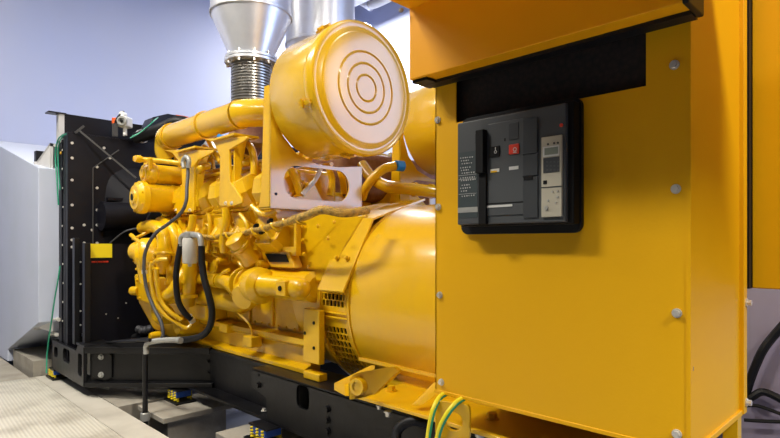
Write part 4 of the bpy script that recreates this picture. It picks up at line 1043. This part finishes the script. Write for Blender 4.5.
# ================================================================== EARTH CABLES, SOUNDER, WIRES
ec = 'green and yellow earth cables under the cabinet'
def earth(P, lab):
    t = thing('earth_cable', lab, 'cable', P[-1], ec)
    MB().tube(P, .0085, 12).build('cable_sheath', GYB, t)
    off = V((.0056,-.0008,-.0025))
    MB().tube([p+off for p in P], .0050, 10).build('green_stripe', GRN, t)
earth([at(447,393,Y=1.42),at(440,397,Y=1.38),at(434,408,Y=1.34),at(430,424,Y=1.33),at(427,445,Y=1.33)], 'earth cable with yellow and green stripes under the cabinet, the left one')
earth([at(465,397,Y=1.42),at(456,403,Y=1.37),at(447,414,Y=1.34),at(440,428,Y=1.33),at(436,445,Y=1.33)], 'earth cable with yellow and green stripes under the cabinet, the right one')
tag(MB().tube([at(396,446,Y=1.40),at(397,432,Y=1.42),at(404,424,Y=1.44),at(415,421,Y=1.46),at(428,424,Y=1.5)], .018, 14).build('bent_hose', RUB), 'black bent hose hanging below the generator flange', 'hose')
# sounder on radiator top
so = thing('alarm_sounder', 'white and orange alarm sounder on a post above the radiator', 'alarm', at(123,135.5,X=-4.1))
c = at(125,122.5,X=-4.1)
MB().obox(c, (V((.75,.65,0)),V((-.65,.75,0)),Z_), (.075,.085,.075)).build('housing', SIGN, so, .012)
dvv = V((.72,-.69,0)).normalized()
MB().lathe(c+dvv*.035, dvv, [(0,.034),(.015,.036),(.022,.030),(.022,.022),(.012,.018),(.012,0)], 24).build('horn', FITG, so)
MB().lathe(c+dvv*.05, dvv, [(0,.008),(.004,.012),(.006,0)], 12).build('horn_core', BLKM, so)
MB().obox(c+V((-.045,-.045,.004)), (V((.7,.7,0)),V((-.7,.7,0)),Z_), (.035,.06,.05)).build('beacon', ORR, so, .006)
MB().cyl(c+V((0,0,-.037)), at(125,135.5,X=-4.1), .014, n=12).build('stand', SIGN, so)
MB().tube([at(115,132.5,X=-4.1),at(115.5,123.5,X=-4.12),at(118,117.5,X=-4.1),at(122,113,X=-4.1),at(124,112,X=-4.1)], .009, 8).build('lever', BLK, so)
MB().lathe(at(123,114.5,X=-4.1), V((.7,-.7,0)), [(-.02,.01),(-.02,.020),(.02,.020),(.02,.01)], 14).build('gland', SIGN, so)
MB().box(at(115,132.5,X=-4.1).x-.01,at(115,132.5,X=-4.1).x+.01,at(112.5,132.5,X=-4.1).y,at(117.5,132.5,X=-4.1).y,at(115,136.5,X=-4.1).z,at(115,123.5,X=-4.1).z).build('bracket', ROD, so)
# radiator top hose
th = thing('radiator_hose', 'thick black hose from radiator top to the engine', 'hose', at(150,125,X=-3.9))
MB().tube([at(136,138,X=-4.12),at(144,135.5,X=-4.05),at(156,131,X=-3.95),at(168,125.5,X=-3.88),at(178,122,X=-3.82),at(187,124,X=-3.78),at(192,131,X=-3.75)], .043, 20).build('hose_body', RUB, th)
p = at(142,136.2,X=-4.08); MB().lathe(p, V((.8,.3,.1)), [(-.012,.04),(-.012,.049),(.012,.049),(.012,.04)], 20, False).build('hose_clamp', STL, th)
tk = thing('expansion_tank', 'black box standing behind the thick black hose on the radiator', 'tank', at(160,125,X=-4.3))
m_ = MB(); a = at(150,128,X=-4.28); m_.prism([at(146,131,X=-4.15),at(153,117,X=-4.15),at(168,113.5,X=-4.15),at(186,117,X=-4.15),at(190,131,X=-4.15)], (-.16,0,0)); m_.build('tank_body', BLK, tk, .006)
tag(MB().tube([at(176,116,X=-4.2),at(186,117.5,X=-4.2),at(200,121,X=-4.2)], .010, 8).build('orange_conduit', ORR), 'short orange conduit behind the thick black hose', 'conduit')
gw = 'green wires on the radiator'
for k in range(3):
    P = [at(130+k*2,138-k*1.8,X=-4.02),at(138+k*2,134-k*1.5,X=-4.0),at(147+k*1.5,127-k,X=-3.98),at(154,121-k*.5,X=-4.0),at(158,117.5,X=-4.1)]
    if k < 2: tag(MB().tube(P, .004, 6).build('green_wire', GRN), ('upper','lower')[k]+' of the two thin green wires by the radiator hose', 'wire', gw)
tag(MB().tube([at(66,134,Y=1.085),at(59,138,Y=1.08),at(56,148,Y=1.08),at(55.5,162,Y=1.08),at(57,180,Y=1.08),at(58.5,205,Y=1.085)], .0048, 8).build('green_wire', GRN), 'green wire looping over the top corner of the radiator side', 'wire', gw)
tag(MB().tube([at(64,135,Y=1.085),at(60,141,Y=1.08),at(58,152,Y=1.08),at(58.5,170,Y=1.08),at(60,190,Y=1.085)], .0042, 8).build('green_wire', GRN), 'shorter green wire beside the loop on the radiator side', 'wire', gw)
tag(MB().tube([at(60,266,Y=1.07),at(58,280,Y=1.06),at(55,297,Y=1.05),at(52,318,Y=1.04),at(49,338,Y=1.04),at(47,356,Y=1.04),at(46.5,373,Y=1.03)], .0048, 8).build('green_wire', GRN), 'green wire hanging down the radiator foot to the floor', 'wire', gw)
p = at(61,153,Y=1.08); tag(MB().lathe(p, NY, [(0,0),(0,.010),(.006,.010),(.006,0)], 12).build('cable_tag', YEL), 'small yellow tag on the green wire loop', 'tag')
for k, (a, b, lab) in enumerate(((57,319,'upper of two brass valves at the radiator foot'),(55,334,'lower of two brass valves at the radiator foot'))):
    p = at(a,b,Y=1.09); t = thing('brass_valve', lab, 'valve', p, 'brass valves at the radiator foot')
    MB().cyl(p+V((-.05,0,0)), p+V((.05,0,0)), .013, n=12).build('valve_body', CAN, t)
    MB().cyl(p+V((0,-.012,0)), p+V((0,-.035,0)), .009, n=10).build('valve_stem', STL, t)

# black leads in front of the guard
tag(MB().tube([at(110,243,Y=1.3),at(116,238,Y=1.32),at(124,232,Y=1.35),at(134,229,Y=1.4),at(146,229,Y=1.45)], .005, 6).build('black_lead', GRYC), 'thin grey lead arching from the fan guard to the engine', 'cable')

# ================================================================== LIGHT
def area(name, loc, rot, sx, sy, power, col):
    l = bpy.data.lights.new(name, 'AREA'); l.shape = 'RECTANGLE'; l.size = sx; l.size_y = sy; l.energy = power; l.color = col
    o = bpy.data.objects.new(name, l); C.objects.link(o); o.location = V(loc)+V((0,0,H)); o.rotation_euler = [math.radians(a) for a in rot]
    return o
def lamp(x, y, lab, power, L=1.2):  # lamps hang out of view, placed for the lighting
    t = thing('unseen_lamp', lab, 'lamp', (x,y,2.9), 'ceiling lamps')
    MB().box(x-L/2-.03,x+L/2+.03,y-.15,y+.15,2.94,3.0).build('lamp_body', SIGN, t)
    for q in (-.4,.4): MB().cyl((x+q*L,y,3.0),(x+q*L,y,4.2),.006,n=8).build('suspension_rod', STL, t)
    o = area('lamp_light', (x,y,2.93), (0,0,0), L, .26, power, (1,.95,.86))
    o.parent = t; o.location = V((0,0,.03))
lamp(-2.9, -.5, 'ceiling lamp above the floor plates', 165, 1.2)
lamp(-4.4, .1, 'ceiling lamp above the radiator side', 36, 1.2)
lamp(-.3, -.6, 'ceiling lamp above the camera side', 37, 1.4)
lamp(2.4, .4, 'added lamp brightening the control cabinet side from the right', 250, 1.4)  # put in to brighten the cabinet's side face
lamp(-4.9, 4.4, 'added lamp washing the back wall with light', 150, 1.2)  # unseen wall washer, added to whiten the wall beside the drums
lamp(.5, 3.0, 'added lamp brightening the lilac sheet', 26, 1.0)  # added out of view just to light the lilac sheet
# daylight through the window in the back wall
area('window_daylight', (2.45, 5.2, 1.675), (90,0,180), 4.0, 3.35, 250, (.45,.60,1.0)).rotation_euler = (math.radians(-90),0,0)

w = bpy.data.worlds.new('World'); bpy.context.scene.world = w; w.use_nodes = True
bg_ = w.node_tree.nodes['Background']; bg_.inputs[0].default_value = (.86,.90,1,1); bg_.inputs[1].default_value = .045

# ================================================================== CAMERA
cam = bpy.data.cameras.new('camera'); co = bpy.data.objects.new('camera', cam); C.objects.link(co)
co.location = (0,0,H); co.rotation_euler = (math.radians(90),0,math.radians(45))
cam.sensor_width = 36; cam.lens = F/780*36; cam.shift_y = 24/780; cam.clip_start = .02
sc_ = bpy.context.scene; sc_.camera = co
sc_.view_settings.view_transform = 'Standard'; sc_.view_settings.look = 'None'; sc_.view_settings.gamma = 1
sc_.view_settings.use_curve_mapping = False; sc_.view_settings.exposure = 0
